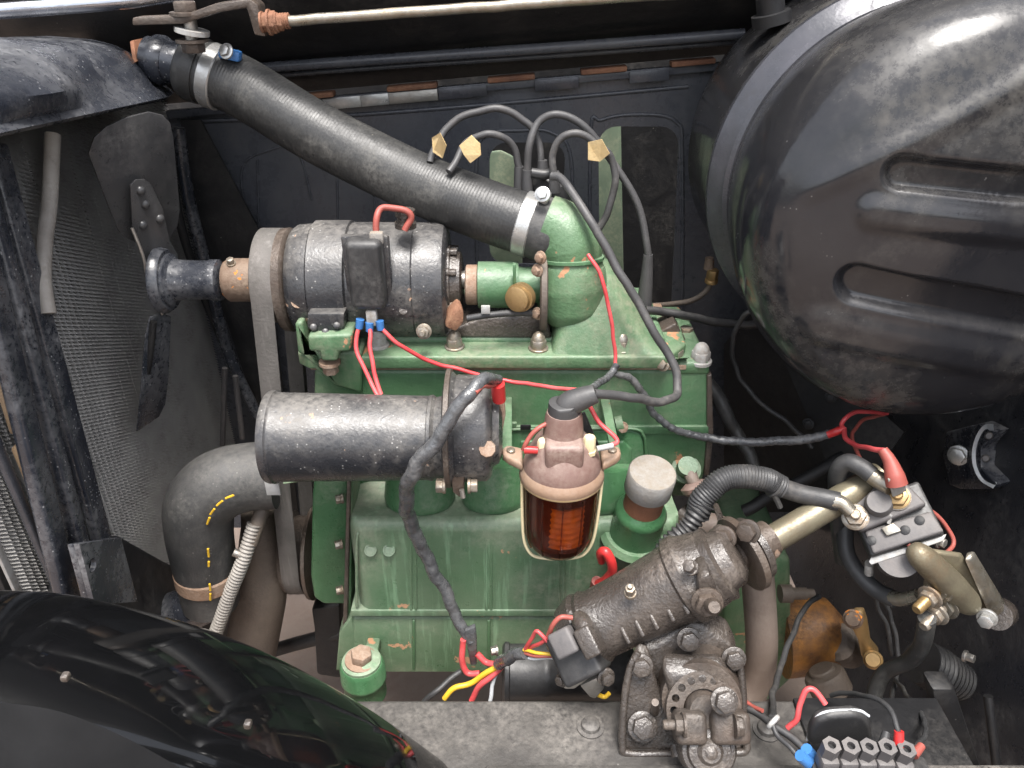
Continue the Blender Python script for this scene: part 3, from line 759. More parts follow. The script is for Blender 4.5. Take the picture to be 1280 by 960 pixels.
# water elbow and its sloping casting
make('pump_housing', tube([P(716, 406, .05), P(716, 398, .05), P(715, 382, .05), P(714, 355, .052), P(713, 334, .054), P(713, 324, .055), P(711, 308, .057), P(705, 294, .06), P(695, 285, .063), P(682, 280, .066)], [.012, .034, .045, .047, .043, .0395, .041, .040, .037, .036], 40, n=8), 'green_head', en, 80)
make('housing_ring', lathe(P(713, 325, .055), P(713, 319, .056), [(0, .040), (.2, .0425), (.8, .0425), (1, .040)], 40), 'green', en)
make('pump_flange', lathe(P(674, 362, .05), P(683, 362, .05), [(0, .05), (.15, .053), (.85, .053), (1, .05)], 40), 'grease_pipe', en)
def ramp_casting():
    ys = [(-.006, .0), (.0, .2), (.008, .4), (.018, .58), (.03, .74), (.044, .89), (.058, .97), (.072, 1.), (.09, .97), (.115, .8), (.135, .5), (.15, .1)]
    crest = [(684, 436), (690, 400), (700, 365), (718, 335), (750, 325), (775, 345), (797, 378), (815, 405), (836, 432), (846, 442)]
    b_ = nb(); rows = []
    for x, y in cat([V((x, y, 0)) for x, y in crest], 4) and [(v_.x, v_.y) for v_ in cat([V((x, y, 0)) for x, y in crest], 4)]:
        top = P(x, y, .06); base = zt_ - .004
        rows.append([b_.verts.new((top.x, yy + .012 * mnoise.noise(V((top.x * 14, yy * 20, 1))) * (1 - f), base + (top.z - base) * f)) for yy, f in ys])
    for r0, r1 in zip(rows, rows[1:]):
        for k in range(len(ys) - 1): b_.faces.new((r0[k], r0[k + 1], r1[k + 1], r1[k]))
    return b_
make('water_casting', ramp_casting(), 'green_head', en, 80)
# pump body ahead of the housing
PA = lambda px: V((P(px, 355, .05).x, .05, P(640, 356, .05).z))
kk = mpp(PA(640))
make('pump_body', lathe(PA(597), PA(648), [(0, 25 * kk), (.02, 29 * kk), (.95, 29 * kk), (1, 28 * kk)], 36), 'green', en)
make('pump_neck', lathe(PA(645), PA(678), [(0, 24 * kk), (.3, 22 * kk), (1, 23 * kk)], 36), 'green', en)
make('pump_gland', lathe(PA(582), PA(598), [(0, 22 * kk), (.1, 25 * kk), (.9, 25 * kk), (1, 23 * kk)], 32), 'rust_pale', en)
make('pump_slot', box(P(643, 342, .02), (.004, .008, .026), bevel=.001), 'green', en)
c = P(655, 369, .02); d_ = V((-.45, -.85, .1)).normalized()
make('brass_plug', lathe(c - d_ * -.004, c + d_ * .022, [(0, .018), (.5, .018), (.52, .0155), (.95, .0155), (1, .014)], 28), 'brass', en)
for x, y in ((672, 338), (672, 392), (676, 322)):
    make('flange_nut', hexbolt(P(x, y, .015), V((-.7, -.7, .1)), .006, .006), 'rust_pale', en)
make('grease_pipe', tube([P(584, 398, .0), P(610, 394, .0), P(645, 391, .01), P(674, 392, .02)], .0042, 10), 'cable', en, 60)
tag(make('wire_clip', box(P(607, 387, -.005), (.011, .004, .011), bevel=.001), 'white_metal'), 'small white metal clip on the pipe below the water pump', 'clip')
# head nuts
for x, y, s in ((568, 440, 11), (673, 442, 11), (777, 443, 11)):
    p = PZ(x, y - 4, zt_); p = V((p.x, p.y + .004, zt_))
    make('head_nut', domenut(p, ZA, s * .00098, .025), 'nut', en)
p = PZ(473, 432, zt_); make('head_nut', domenut(p, ZA, .012, .028), 'white_metal', en)
# rear corner of the block and its studs
slab('rear_corner', [(846, 454), (887, 452), (888, 470), (846, 470)], -.002, .13, bevel=.006)
slab('rear_strap', [(822, 416), (845, 404), (866, 440), (842, 450)], .06, .10, 'cast_rust', bevel=.003)
slab('rear_strap', [(846, 418), (866, 412), (868, 448), (850, 450)], .10, .14, 'grease_pipe', bevel=.003)
p = P(875, 452, .01); make('head_nut', domenut(p, ZA, .0125, .028), 'white_metal', en)
make('strap_nut', hexbolt(P(842, 450, .02), ZA, .012, .016, 1.25, stud=.004), 'nut', en)
make('strap_nut', hexbolt(P(857, 420, .09), ZA, .0095, .013, 1.25), 'nut', en)
make('strap_nut', hexbolt(P(826, 410, .09), ZA, .009, .01, 1.25), 'rust_pale', en)
make('stud', hexbolt(P(829, 455, -.006), V((-.5, -.6, .3)), .007, .008), 'nut', en)
# tappet cover with lip and screws
tcov = slab('tappet_cover', [(634, 538), (790, 538), (802, 543), (806, 556), (806, 600), (797, 614), (780, 618), (634, 618)], Y0 - .005, .03, 'green_clean', bevel=.003)
slab('cover_panel', [(650, 552), (780, 552), (790, 562), (790, 600), (650, 600)], Y0 - .0085, .02, 'green_clean', bevel=.0025)
make('cover_lip', tube([P(640, 537, -.006), P(720, 536, -.006), P(790, 536, -.006), P(804, 544, -.006), P(807, 560, -.006), P(807, 598, -.006), P(797, 615, -.006), P(760, 620, -.006)], .0022, 8), 'green', en, 60)
for x, y in ((778, 532), (633, 537), (634, 597)):
    make('cover_screw', hexbolt(P(x, y + 2, -.008), V((0, -1, .2)), .0065, .007, 1.2), 'rust_pale', tcov)
make('boss', tube([P(770, 531, -.003), P(779, 529, -.003)], .012, 16), 'green', en)
make('cover_slot', box(P(657, 534, -.009), (.014, .002, .008)), 'black_dark', en)
# rear seam plate down the end of the block
slab('end_plate', [(884, 470), (890, 468), (892, 545), (886, 596), (880, 594), (884, 545)], -.004, .15, 'cast_rust', bevel=.0015)
make('end_plug', lathe(P(857, 588, -.004), P(860, 582, -.024), [(0, .02), (.3, .02), (.32, .014), (1, .013)], 24), 'green', en)
make('drain_tap', tube([P(860, 582, -.01), P(864, 596, -.03), P(872, 612, -.04)], [.009, .009, .008], 14), 'pipe_brown', en, 60)
make('drain_cup', lathe(P(868, 602, -.035), P(874, 620, -.045), [(0, .012), (.3, .021), (.6, .020), (1, .011)], 24), 'bakelite', en)
# sloping shoulder between block and crankcase, with the round bosses that run down over it
YC = -.085
def zz(px, py, y): return P(px, py, y).z
xL, xR = P(440, 700, YC).x, P(845, 700, YC).x
def crankcase():
    """one smooth side: falls from the block face, rolls over the shoulder and drops to the flange"""
    key = [(Y0 + .03, zz(600, 585, Y0)), (Y0 + .004, zz(600, 600, Y0)), (Y0 - .012, zz(600, 612, -.012)), (-.032, zz(600, 626, -.032)), (-.055, zz(600, 638, -.055)), (-.074, zz(600, 648, -.074)),
           (-.083, zz(600, 660, -.083)), (YC, zz(600, 674, YC)), (YC - .001, zz(600, 720, YC)), (YC, zz(600, 766, YC))]
    cr = cat([V((0, y, z)) for y, z in key], 6)
    b_ = nb(); rows = []
    N = 60
    for i in range(N + 1):
        x = xL + (xR - xL) * i / N
        e_ = min(i, N - i) / 2.5
        rnd = .012 * (1 - min(1, e_)) ** 2
        rows.append([b_.verts.new((x, p.y + rnd, p.z)) for p in cr])
    for r0, r1 in zip(rows, rows[1:]):
        for k in range(len(cr) - 1): b_.faces.new((r0[k], r0[k + 1], r1[k + 1], r1[k]))
    for row in (rows[0], rows[-1]):
        bk_ = [b_.verts.new((row[0].co.x, .15, v_.co.z)) for v_ in row]
        for k in range(len(row) - 1): b_.faces.new((row[k], row[k + 1], bk_[k + 1], bk_[k]))
    return b_
make('crankcase', crankcase(), 'green_pale', en, 60)
def bossm(xc, half, ybot, y_):
    top = P(xc, 575, y_ + .02); bot = P(xc, ybot - 12, y_)
    k = mpp(bot)
    return lathe(top, bot, [(0, half * k * .92), (.75, half * k), (.9, half * k * .96), (.97, half * k * .84), (1, half * k * .6), (1.02, 0)], 36)
make('cylinder_boss', bossm(525, 44, 645, -.03), 'green_clean', en, 60)
make('cylinder_boss', bossm(617, 40, 645, -.03), 'green_clean', en, 60)
make('cylinder_boss', bossm(745, 60, 640, -.01), 'green_clean', en, 60)
# crankcase
slab('crankcase_flange', [(438, 763), (855, 763), (855, 771), (438, 771)], YC - .0022, .18, 'green_pale', bevel=.002)
slab('sump', [(440, 772), (850, 772), (850, 842), (440, 842)], YC + .004, .18, 'green_pale', bevel=.006)
for x in (517, 611, 702):        # upright seams with their soft lips
    make('seam_lip', tube([P(x - 3, 664, YC + .003), P(x - 3, 700, YC), P(x - 3, 762, YC)], .0022, 8), 'green_pale', en, 60)
    make('seam_lip', tube([P(x + 3, 664, YC + .003), P(x + 3, 700, YC), P(x + 3, 762, YC)], .0022, 8), 'green_pale', en, 60)
    slab('seam_fillet', [(x - 2, 776), (x + 2, 776), (x + 2, 838), (x - 2, 838)], YC + .001, YC + .02, 'green', bevel=.0015)
make('panel_rim', tube([P(446, 758, YC), P(446, 680, YC), P(450, 664, YC + .004), P(460, 656, YC + .008), P(512, 656, YC + .008)], .0022, 8), 'green_pale', en, 60)
for x in (463, 486):     # cast marks
    make('cast_mark', lathe(P(x, 688, YC - .0032), P(x, 688, YC - .0052), [(0, .0085), (.5, .008), (.5, .0065), (.05, .006)], 20), 'green_pale', en)
# timing case at the front
tcase = make('timing_case', prism([P(x, y, -.04) for x, y in ((392, 600), (430, 594), (436, 594), (434, 756), (404, 756), (392, 748), (388, 720), (390, 620))], V((0, .2, 0)), .012, 4), 'green_clean', en)
slab('timing_seal', [(434, 590), (438, 590), (434, 770), (432, 838), (424, 838), (429, 770)], -.075, .1, 'cast_rust', bevel=.001)
slab('timing_flange', [(437, 590), (441, 590), (438, 770), (430, 800), (424, 838), (420, 838), (431, 770)], -.065, .1, 'green', bevel=.001)
for x, y in ((428, 623), (427, 680), (428, 737)):
    make('case_bolt', hexbolt(P(x, y, -.05), V((-1, -.35, 0)), .0062, .009, 1.1), 'nut', tcase)
slab('front_foot', [(424, 790), (440, 770), (446, 800), (440, 838), (420, 838)], -.08, -.0, 'green_pale', bevel=.003)
slab('green_underlip', [(352, 606), (378, 598), (410, 592), (410, 600), (384, 602)], -.03, .02, 'green', bevel=.002)
# bellhousing
slab('bellhousing', [(922, 690), (968, 690), (990, 702), (992, 850), (960, 880), (905, 870), (905, 720)], .0, .2, 'green', bevel=.012)
make('bell_stud', lathe(P(975, 742, -.03), P(1022, 742, -.03), [(0, .0135), (.3, .0135), (.31, .009), (.7, .009), (.71, .007), (.9, .007)], 20), 'grease_pipe', en)

# ---- gearbox behind
gb = thing('gearbox', 'orange stained gearbox end behind the steering column', 'gearbox', P(1010, 850, .0))
make('gearbox_case', lathe(P(975, 795, .02), P(1052, 790, .02), [(0, .066), (.5, .064), (.8, .056), (1, .03)], 32), 'gearbox', gb)
tag(make('oil_dipper', lathe(P(1042, 868, -.09), P(1026, 835, -.07), [(0, .026), (.1, .031), (.7, .031), (.82, .028), (.85, .02), (.95, .02), (1, .018)], 28), 'grease_pipe'), 'grimy round cap with a slot beside the gearbox', 'cap')
lv = thing('brass_lever', 'brown brass lever with two pivots behind the earth strap', 'lever', P(1090, 822, -.05))
make('lever_arm', prism([P(x, y, -.05) for x, y in ((1060, 778), (1068, 768), (1080, 768), (1084, 780), (1088, 806), (1098, 818), (1098, 830), (1084, 832), (1076, 820), (1072, 800))], V((.004, .012, .004)), .003), 'brass', lv)
for x, y in ((1067, 773), (1092, 824)):
    make('pivot', lathe(P(x, y, -.035), P(x - 1, y + 1, -.068), [(0, .014), (.8, .014), (.85, .011), (1, .010)], 24), 'brass' if y > 800 else 'rust_orange', lv)
tag(make('relay_cover', lathe(P(1062, 812, .02), P(1042, 800, -.02), [(0, .03), (.6, .034), (.9, .03), (1, .02)], 24), 'grease_pipe'), 'grimy brown round cover behind the brass lever', 'cover')

# =================================================================== UNITS ON THE ENGINE
# ---- dynamo
dy = thing('dynamo', 'worn black cylindrical dynamo on top of the engine', 'dynamo', AX(450) - ZA * .075)
k_ = mpp(AX(460)); DY = lambda px: (px - 352) / 230.
dA, dB = AF(352), AF(582)
rD = 71 * k_
make('dynamo_body', lathe(dA, dB, [(0, .02), (.0, rD * .82), (.01, rD * .9), (.04, rD * .96), (.13, rD * .985), (.135, rD * .965), (.14, rD), (.34, rD), (.345, rD * .985), (.35, rD), (.70, rD), (.705, rD * .985), (.71, rD), (.84, rD), (.87, rD * .97), (.885, rD * .9), (.89, rD * .55)], 64), 'black', dy)
make('end_bearing', lathe(AF(552), AF(574), [(0, rD * .62), (.3, rD * .6), (.35, rD * .52), (.9, rD * .5), (1, rD * .42)], 36), 'cast', dy)
make('shaft', lathe(AF(568), AF(590), [(0, .012), (1, .012)], 20), 'steel', dy)
for a_ in (35, 80, 125, 200, 270, 330):
    t = R(a_); c = AF(556) + V((0, -math.cos(t), math.sin(t))) * rD * .56
    make('end_screw', hexbolt(c, XA, .005, .012, 1.2), 'rust_pale' if a_ in (200, 330) else 'cast', dy)
# strap with riveted tongue
make('clamp_strap', lathe(AF(383), AF(431), [(0, rD + .0005), (.03, rD + .0025), (.97, rD + .0025), (1, rD + .0005)], 64), 'black', dy)
tg = [(384, 392), (430, 392), (430, 410), (418, 418), (409, 424), (399, 420), (384, 410)]
tong = make('strap_tongue', prism([P(x, y, -.022) for x, y in tg], V((0, .022, 0)), .002), 'black', dy)
for x, y in ((392, 409), (407, 415), (421, 407)):
    make('rivet', lathe(P(x, y, -.0225), P(x, y, -.0275), [(0, .0048), (.5, .0042), (1, 0)], 14), 'black', tong)
# terminal box
tb = make('terminal_box', box(P(459, 341, -.014), (.042, .03, .085), axes(XA), .008, 4), 'black_plastic', dy)
make('box_base', box(P(461, 343, .003), (.056, .012, .1), axes(XA), .004, 2), 'black', dy)
make('connector', box(P(465, 396, -.02), (.013, .012, .02), axes(XA), .002), 'white_metal', tb)
make('connector', box(P(471, 297, -.01), (.016, .01, .014), axes(XA), .002), 'cap_grey', tb)
for x, y in ((449, 404), (462, 408), (476, 406)):
    make('spade_cover', tube([P(x + (462 - x) * .1, y - 5, -.025), P(x, y + 6, -.026)], [.0052, .0046], 10), 'blue', tb, 60)
make('top_terminal', lathe(P(507, 284, .03), P(506, 262, .03), [(0, .013), (.3, .013), (.35, .010), (.6, .010), (.65, .012), (1, .012)], 20), 'cast', dy)
make('body_screw', lathe(P(504, 388, .003), P(504, 388, -.004), [(0, .006), (1, .005), (1, 0)], 16), 'cast', dy)
make('body_chip', lathe(P(372, 377, .006), P(372, 377, .001), [(0, .008), (1, .008)], 12), 'rust_pale', dy)
make('foot_nut', hexbolt(P(530, 414, -.01), V((-.1, -1, .2)), .0078, .008, 1.25, stud=.006), 'nut', dy)
make('foot_lug', prism([P(x, y, .0) for x, y in ((556, 410), (562, 394), (574, 382), (580, 390), (580, 404), (570, 416))], V((-.004, .02, .004)), .004), 'rust', dy)

# ---- black canister
YK = -.11
cn = thing('canister', 'black scuffed tubular canister lying across the engine side', 'canister', P(470, 600, YK))
kA, kB = P(318, 546, YK), P(628, 538, YK)
kA.x = P(318, 546, YK - .045).x; kB.x = P(628, 546, YK - .045).x
kB = V((kB.x, kB.y, kA.z - .002))
kq = mpp(kA)
CK = lambda px: (P(px, 546, YK - .045).x - kA.x) / (kB.x - kA.x)
prof = [(CK(320), .045), (CK(319), 50 * kq), (CK(318), 57 * kq), (CK(322), 58.5 * kq), (CK(328), 58.5 * kq), (CK(330), 56.5 * kq), (CK(332), 56 * kq),
        (CK(530), 52.5 * kq), (CK(531), 53.5 * kq), (CK(535), 54 * kq), (CK(538), 52 * kq), (CK(540), 51 * kq), (CK(558), 56 * kq), (CK(559), 30 * kq)]
make('barrel', lathe(kA, kB, prof, 72), 'black', cn)
CX = lambda px, py=535: V((P(px, 540, YK).x, YK, P(590, py, YK).z))
kr = mpp(CX(590))
make('end_bell', lathe(CX(556), CX(632), [(0, 56 * kr), (.04, 70 * kr), (.07, 72 * kr), (.12, 72 * kr), (.16, 69 * kr), (.2, 66 * kr), (.22, 67 * kr), (.68, 66 * kr), (.74, 63 * kr), (.78, 58 * kr), (.8, 48 * kr), (.9, 44 * kr), (.95, 30 * kr), (.95, 0)], 64), 'black', cn)
make('bell_band', lathe(CX(559), CX(566), [(0, 72 * kr), (.1, 74.5 * kr), (.9, 74.5 * kr), (1, 72 * kr)], 64), 'cast_rust', cn)
for px, m in ((556, 'nut'), (586, 'nut')):
    make('clamp_bolt', hexbolt(P(px, 607, -.165), V((-1 if px < 570 else 1, 0, 0)), .0085, .010, 1.1), m, cn)
make('clamp_lug', prism([P(x, y, -.165) for x, y in ((562, 586), (581, 586), (580, 618), (574, 622), (566, 616))], V((0, .02, 0)), .002), 'cast_rust', cn)
make('lug_screw', tube([P(577, 612, -.17), P(579, 622, -.172)], .003, 8), 'steel', cn)
make('paint_loss', lathe(P(609, 561, -.166), P(609, 561, -.171), [(0, .010), (1, .009)], 9), 'rust_pale', cn)
make('terminal_tab', prism([P(x, y, -.12) for x, y in ((617, 498), (630, 498), (632, 520), (624, 560), (617, 560))], V((0, .012, 0)), .002), 'rust_pale', cn)
make('red_connector', tube([P(622, 480, -.135), P(624, 500, -.13)], [.008, .0075], 12), 'red_clip', cn, 60)
make('tail_clip', box(P(341, 609, -.12), (.017, .004, .022), axes(XA), .0008), 'white_metal', cn)

# ---- ignition coil in amber bowl
YI = -.14
ic = thing('ignition_coil', 'ignition coil with brown cap over an amber glass bowl in a wire bail', 'coil', P(702, 700, YI))
cT, cBm = P(702, 592, YI), P(699, 684, YI)
cBm = V((cT.x - .002, YI - .0, cBm.z))
L_ = (cT - cBm).length; ki = mpp(cT)
rb = 46 * ki
rb *= 1.06
ob = [(-.06, 1.), (0, 1.), (.5, .985), (.7, .95), (.84, .86), (.93, .72), (.98, .55), (1.0, .38), (1.0, 0)]
make('bowl', lathe(cT, cBm, [(s_, r_ * rb) for s_, r_ in ob] + [(s_ - .03, max(0, r_ * rb - .0028)) for s_, r_ in ob[::-1]], 64), 'glass', ic, 60)
for k in range(5):       # moulded upright flutes in the glass
    t = R(-150 + k * 30); d_ = V((math.cos(t), math.sin(t), 0)) * (rb * 1.0)
    make('bowl_flute', tube([cT.lerp(cBm, .1) + d_, cT.lerp(cBm, .5) + d_ * .985, cT.lerp(cBm, .72) + d_ * .945, cT.lerp(cBm, .85) + d_ * .85], .0011, 6), 'glass', ic, 60)
make('winding', lathe(cT, cBm, [(.0, rb * .72), (.80, rb * .70), (.88, rb * .5), (.88, 0)], 40), 'amber_dark', ic)
pr_ = []
for k in range(15):
    s_ = .2 + .52 * k / 14; pr_ += [(s_, rb * (.40 if k % 2 else .42))]
oc = V((.004, -rb * .42, 0))
make('ribbed_element', lathe(cT + oc, cBm + oc, pr_, 32), 'amber', ic, 20)
# ring and ears
make('collar_ring', lathe(cT - ZA * .012, cT + ZA * .014, [(.32, rb * 1.0), (.32, rb * 1.05), (.45, rb * 1.09), (.75, rb * 1.07), (1, rb * .98)], 64), 'collar', ic)
make('gold_rim', lathe(cT - ZA * .0045, cT - ZA * .0005, [(0, rb * 1.02), (.2, rb * 1.075), (.8, rb * 1.085), (1, rb * 1.05)], 64), 'yellowed', ic)
for sx, tilt in ((-1, .0), (1, -.0)):
    e0 = cT + V((sx * rb * 1.0, .004, .010)); e1 = cT + V((sx * rb * 1.52, .012, .012))
    ear = make('collar_ear', prism([e0 + V((0, -.016, 0)), e1 + V((-sx * .006, -.012, 0)), e1 + V((0, -.004, 0)), e1 + V((0, .008, 0)), e1 + V((-sx * .006, .014, 0)), e0 + V((0, .018, 0))], V((0, 0, .012)), .004, 3), 'collar', ic)
    make('ear_screw', lathe(e1 + V((-sx * .010, 0, .011)), e1 + V((-sx * .010, 0, .0145)), [(0, .0052), (.8, .005), (1, .004)], 16), 'nut', ear)
    bo_ = [cT + V((sx * rb * 1.02, -.010, -.004)), cT.lerp(cBm, .5) + V((sx * rb * .98, -.014, 0)), cT.lerp(cBm, .82) + V((sx * rb * .9, -.014, 0)), cT.lerp(cBm, 1.0) + V((sx * rb * .68, -.014, 0)), cT.lerp(cBm, 1.05) + V((sx * rb * .3, -.014, 0)), cT.lerp(cBm, 1.06) + V((0, -.014, 0))]
    make('wire_bail', tube(bo_, .0019, 10), 'bail', ic, 60)
# moulded cap
cap0 = cT + ZA * .010
cp_ = make('cap', lathe(cap0, cap0 + ZA * .085, [(0, rb * 1.0), (.08, rb * .99), (.22, rb * .92), (.3, rb * .82), (.42, rb * .72), (.55, rb * .5), (.57, 0)], 56), 'bakelite', ic, 50)
make('cap_tower', lathe(cap0 + ZA * .02, cap0 + ZA * .075, [(0, rb * .62), (.4, rb * .52), (.9, rb * .46), (1, rb * .42), (1, 0)], 40), 'bakelite', cp_)
make('cap_bridge', box(cap0 + V((0, -rb * .42, .030)), (rb * .95, rb * .7, .04), bevel=.006, seg=3), 'bakelite', cp_)
for x, y in ((679, 556), (736, 552)):
    c = P(x, y + 14, YI - .012)
    make('terminal_post', lathe(c, c + ZA * .022, [(0, .0085), (.2, .0085), (.22, .007), (.9, .007), (1, .006)], 8), 'bail', cp_, 30)
make('lead_boot', tube([cap0 + ZA * .06, cap0 + V((0, 0, .085)), P(707, 516, YI), P(712, 505, YI), P(730, 497, YI), P(745, 492, YI)], [.0185, .0175, .0165, .0145, .0125, .0105], 20), 'ht_lead', ic, 60)
make('rear_bracket', prism([P(x, y, YI + .05) for x, y in ((724, 520), (731, 516), (750, 560), (748, 566), (735, 566))], V((0, .004, 0)), 0), 'black_dark', ic)

# ---- oil filler
of = thing('oil_filler', 'green oil filler neck with a chalky grey breather cap', 'filler', P(795, 692, -.07))
o0 = P(797, 654, -.085); o1 = P(811, 632, -.115); o2 = P(817, 600, -.135)
axo = (o2 - o0).normalized(); ko = mpp(o1)
axo = V((.07, -.22, .97)).normalized()
make('filler_base', lathe(o0 - axo * .03, o0 - axo * .018, [(0, .04), (.4, .046), (1, .04)], 36), 'green', of)
make('filler_neck', lathe(o0 - axo * .03, o0 + axo * .05, [(0, .036), (.3, .0335), (.62, .0325), (.68, .0335), (.76, .0305), (.82, .026)], 40), 'green_clean', of)
make('rusty_collar', lathe(o0 + axo * .03, o0 + axo * .075, [(0, .025), (1, .0245)], 36), 'rust', of)
cpb = o0 + axo * .068
make('breather_cap', lathe(cpb, cpb + axo * .034, [(0, .024), (.0, .0285), (.05, .0295), (.93, .0295), (1, .0280), (1, 0)], 48), 'cap_grey', of)
make('base_screw', hexbolt(P(795, 714, -.1), V((0, -1, .3)), .006, .004, 1.2), 'nut', of)

# ---- green oil filter pot low at the front
fl = thing('oil_filter', 'short green oil filter pot with a rusty square nut', 'filter', P(452, 872, -.16))
f0 = P(453, 868, -.16); f1 = P(452, 828, -.16)
fl_r = 28 * mpp(f1)
f0 = V((f1.x, f1.y, f1.z - .06))
make('pot', lathe(f0, f1, [(0, fl_r * .95), (.45, fl_r * .95), (.5, fl_r * 1.02), (.58, fl_r * 1.02), (.6, fl_r), (.9, fl_r), (1, fl_r * .9), (1, 0)], 44), 'green_clean', fl)
lid = make('pot_lid', lathe(f1 - ZA * .002, f1 + ZA * .008, [(0, fl_r * .88), (.6, fl_r * .86), (.9, fl_r * .6), (1, 0)], 44), 'green_pale', fl)
make('pot_nut', hexbolt(f1 + ZA * .004, V((.1, 0, 1)), .0145, .016, 1.5), 'rust_pale', lid)
# ---- dark starter cylinder
sm_ = thing('starter_motor', 'dark cylindrical starter motor behind the steering box', 'motor', P(690, 870, -.16))
s0, s1 = P(628, 842, -.16), P(790, 842, -.16)
s1 = V((s1.x, s1.y, s0.z))
make('starter_body', lathe(s0, s1, [(0, .0), (0, .036), (.02, .041), (.05, .041), (.06, .0385), (.3, .0385), (.31, .0395), (.36, .0395), (.37, .0385), (1, .0385)], 44), 'black_plastic', sm_)
make('starter_screw', hexbolt(P(621, 813, -.16), V((-1, -.2, 0)), .006, .008, 1.2), 'steel', sm_)

# ---- what carries the units: struts and saddles back to the block
for sx in (-1, 1):
    e1 = cT + V((sx * rb * 1.4, .012, .012))
    make('mounting_strut', box(V((e1.x, (e1.y - .004) / 2 + .002, e1.z + .004)), (.012, abs(e1.y) + .008, .008), bevel=.002), 'green', ic)
for px in (420, 500):
    c = P(px, 545, YK)
    make('mounting_saddle', box(V((c.x, YK / 2 + .006, kA.z - .035)), (.03, abs(YK) - .03, .022), bevel=.004), 'green', cn)
make('pot_arm', box(V((f1.x, (f1.y + YC) / 2 + .006, f1.z - .05)), (.02, abs(f1.y - YC) + .01, .016), bevel=.004), 'green', fl)

# =================================================================== FUEL TANK
YT = .10
ft = thing('fuel_tank', 'large domed black fuel tank with pressed grooves and a bright strap', 'tank', P(1112, 470, YT))
tc = P(1114, 226, YT); rT = 222 * mpp(tc)
def dome():
    b_ = nb(); NS = 300
    prof = [(-.01, .9), (.02, .93), (.07, .985), (.12, 1.02), (.16, 1.03), (.195, 1.0), (.218, .93), (.232, .83), (.242, .68), (.249, .5), (.254, .27), (.256, .0)]
    pr = cat([V((f, r, 0)) for f, r in prof], 18)
    YFace = YT - .245
    gs_ = []
    for (x0, y0, x1, y1, hw) in ((1106, 214, 1300, 232, .0155), (1046, 352, 1300, 396, .021)):
        a_, c_ = P(x0, y0, YFace) - tc, P(x1, y1, YFace) - tc
        gs_.append((a_.x, a_.z, (c_.z - a_.z) / (c_.x - a_.x), hw))
    sm_ = lambda v_: 0 if v_ <= 0 else (1 if v_ >= 1 else v_ * v_ * (3 - 2 * v_))
    a_, c_ = P(950, 214, YT - .12) - tc, P(1290, 100, YFace) - tc
    cr_ = (a_.x, a_.z, (c_.z - a_.z) / (c_.x - a_.x))
    rings = []
    for q in pr:
        f, r = q.x, max(0, q.y)
        if r < 1e-3: rings.append([b_.verts.new(tc + V((0, -f, 0)))]); continue
        ring = []
        for k in range(NS):
            t = 2 * math.pi * k / NS
            x, z = math.cos(t) * r * rT, math.sin(t) * r * rT
            d_ = 0
            for gx, gz, sl, hw in gs_:              # long pressed grooves with a raised lip below
                zc_ = gz + sl * (x - gx)
                dx_ = min(0, x - gx - hw); w2 = math.hypot(dx_, z - zc_)
                d_ -= .013 * sm_((hw - w2) / (hw * .4) + .3)
                w3 = math.hypot(min(0, x - gx), z - (zc_ - hw * 2.6))
                d_ += .005 * sm_((hw * 1.4 - w3) / (hw * 1.1))
            cz = z - (cr_[1] + cr_[2] * (x - cr_[0]))
            d_ += (.0028 * sm_(1 - abs(cz) / .02) - .002 * sm_(1 - abs(cz - .03) / .03)) * sm_((x - cr_[0]) / .03)
            d_ += .0022 * mnoise.noise(V((x * 11, z * 11, 3)))
            w_ = max(0, min(1, (.99 - r) * 8)) if f > .15 else 0
            nrm = V((math.cos(t) * r * .5, -(1.02 - r * .6), math.sin(t) * r * .5)).normalized()
            ring.append(b_.verts.new(tc + V((x, -f, z)) + nrm * d_ * w_))
        rings.append(ring)
    for q0, q1 in zip(rings, rings[1:]):
        for k in range(NS):
            k2 = (k + 1) % NS
            if len(q1) == 1: b_.faces.new((q0[k], q0[k2], q1[0]))
            else: b_.faces.new((q0[k], q0[k2], q1[k2], q1[k]))
    return b_
make('tank_end', dome(), 'tank', ft, 80)
make('tank_body', lathe(tc + YA * .27, tc, [(0, 0), (0, rT * .7), (.06, rT * .84), (.15, rT * .93), (.3, rT * .97), (1, rT * .985)], 72), 'tank', ft)
make('strap', lathe(tc + YA * .012, tc - YA * .022, [(0, rT), (.02, rT + .006), (.25, rT + .006), (.6, rT - .004), (.9, rT - .018), (1, rT - .020), (.9, rT - .024)], 96), 'strap', ft)
make('strap_edge', lathe(tc - YA * .016, tc - YA * .024, [(0, rT - .010), (.5, rT - .0075), (1, rT - .0125)], 96), 'strap', ft)
make('seam_bead', lathe(tc - YA * .022, tc - YA * .030, [(-.2, rT - .022), (0, rT - .018), (.8, rT - .022), (1, rT - .026)], 96), 'black_panel', ft)
make('filler_bung', lathe(P(965, 30, .2), P(962, -5, .2), [(0, .024), (.4, .024), (.42, .017), (1, .017)], 24), 'black_dark', ft)
fp = thing('fuel_pipe', 'thin brown fuel pipe with a brass union below the tank', 'pipe', P(830, 381, .25))
make('pipe_run', tube([P(888, 325, .22), P(889, 345, .22), P(884, 362, .22), P(866, 375, .22), P(840, 380, .23), P(815, 382, .25)], .0042, 10), 'grease_pipe', fp, 60)
make('union', hexbolt(P(889, 352, .215), V((0, -.1, 1)), .009, .02, 1.1), 'brass', fp)
make('union', lathe(P(886, 336, .22), P(887, 322, .22), [(0, .008), (1, .006)], 14), 'rust_orange', fp)

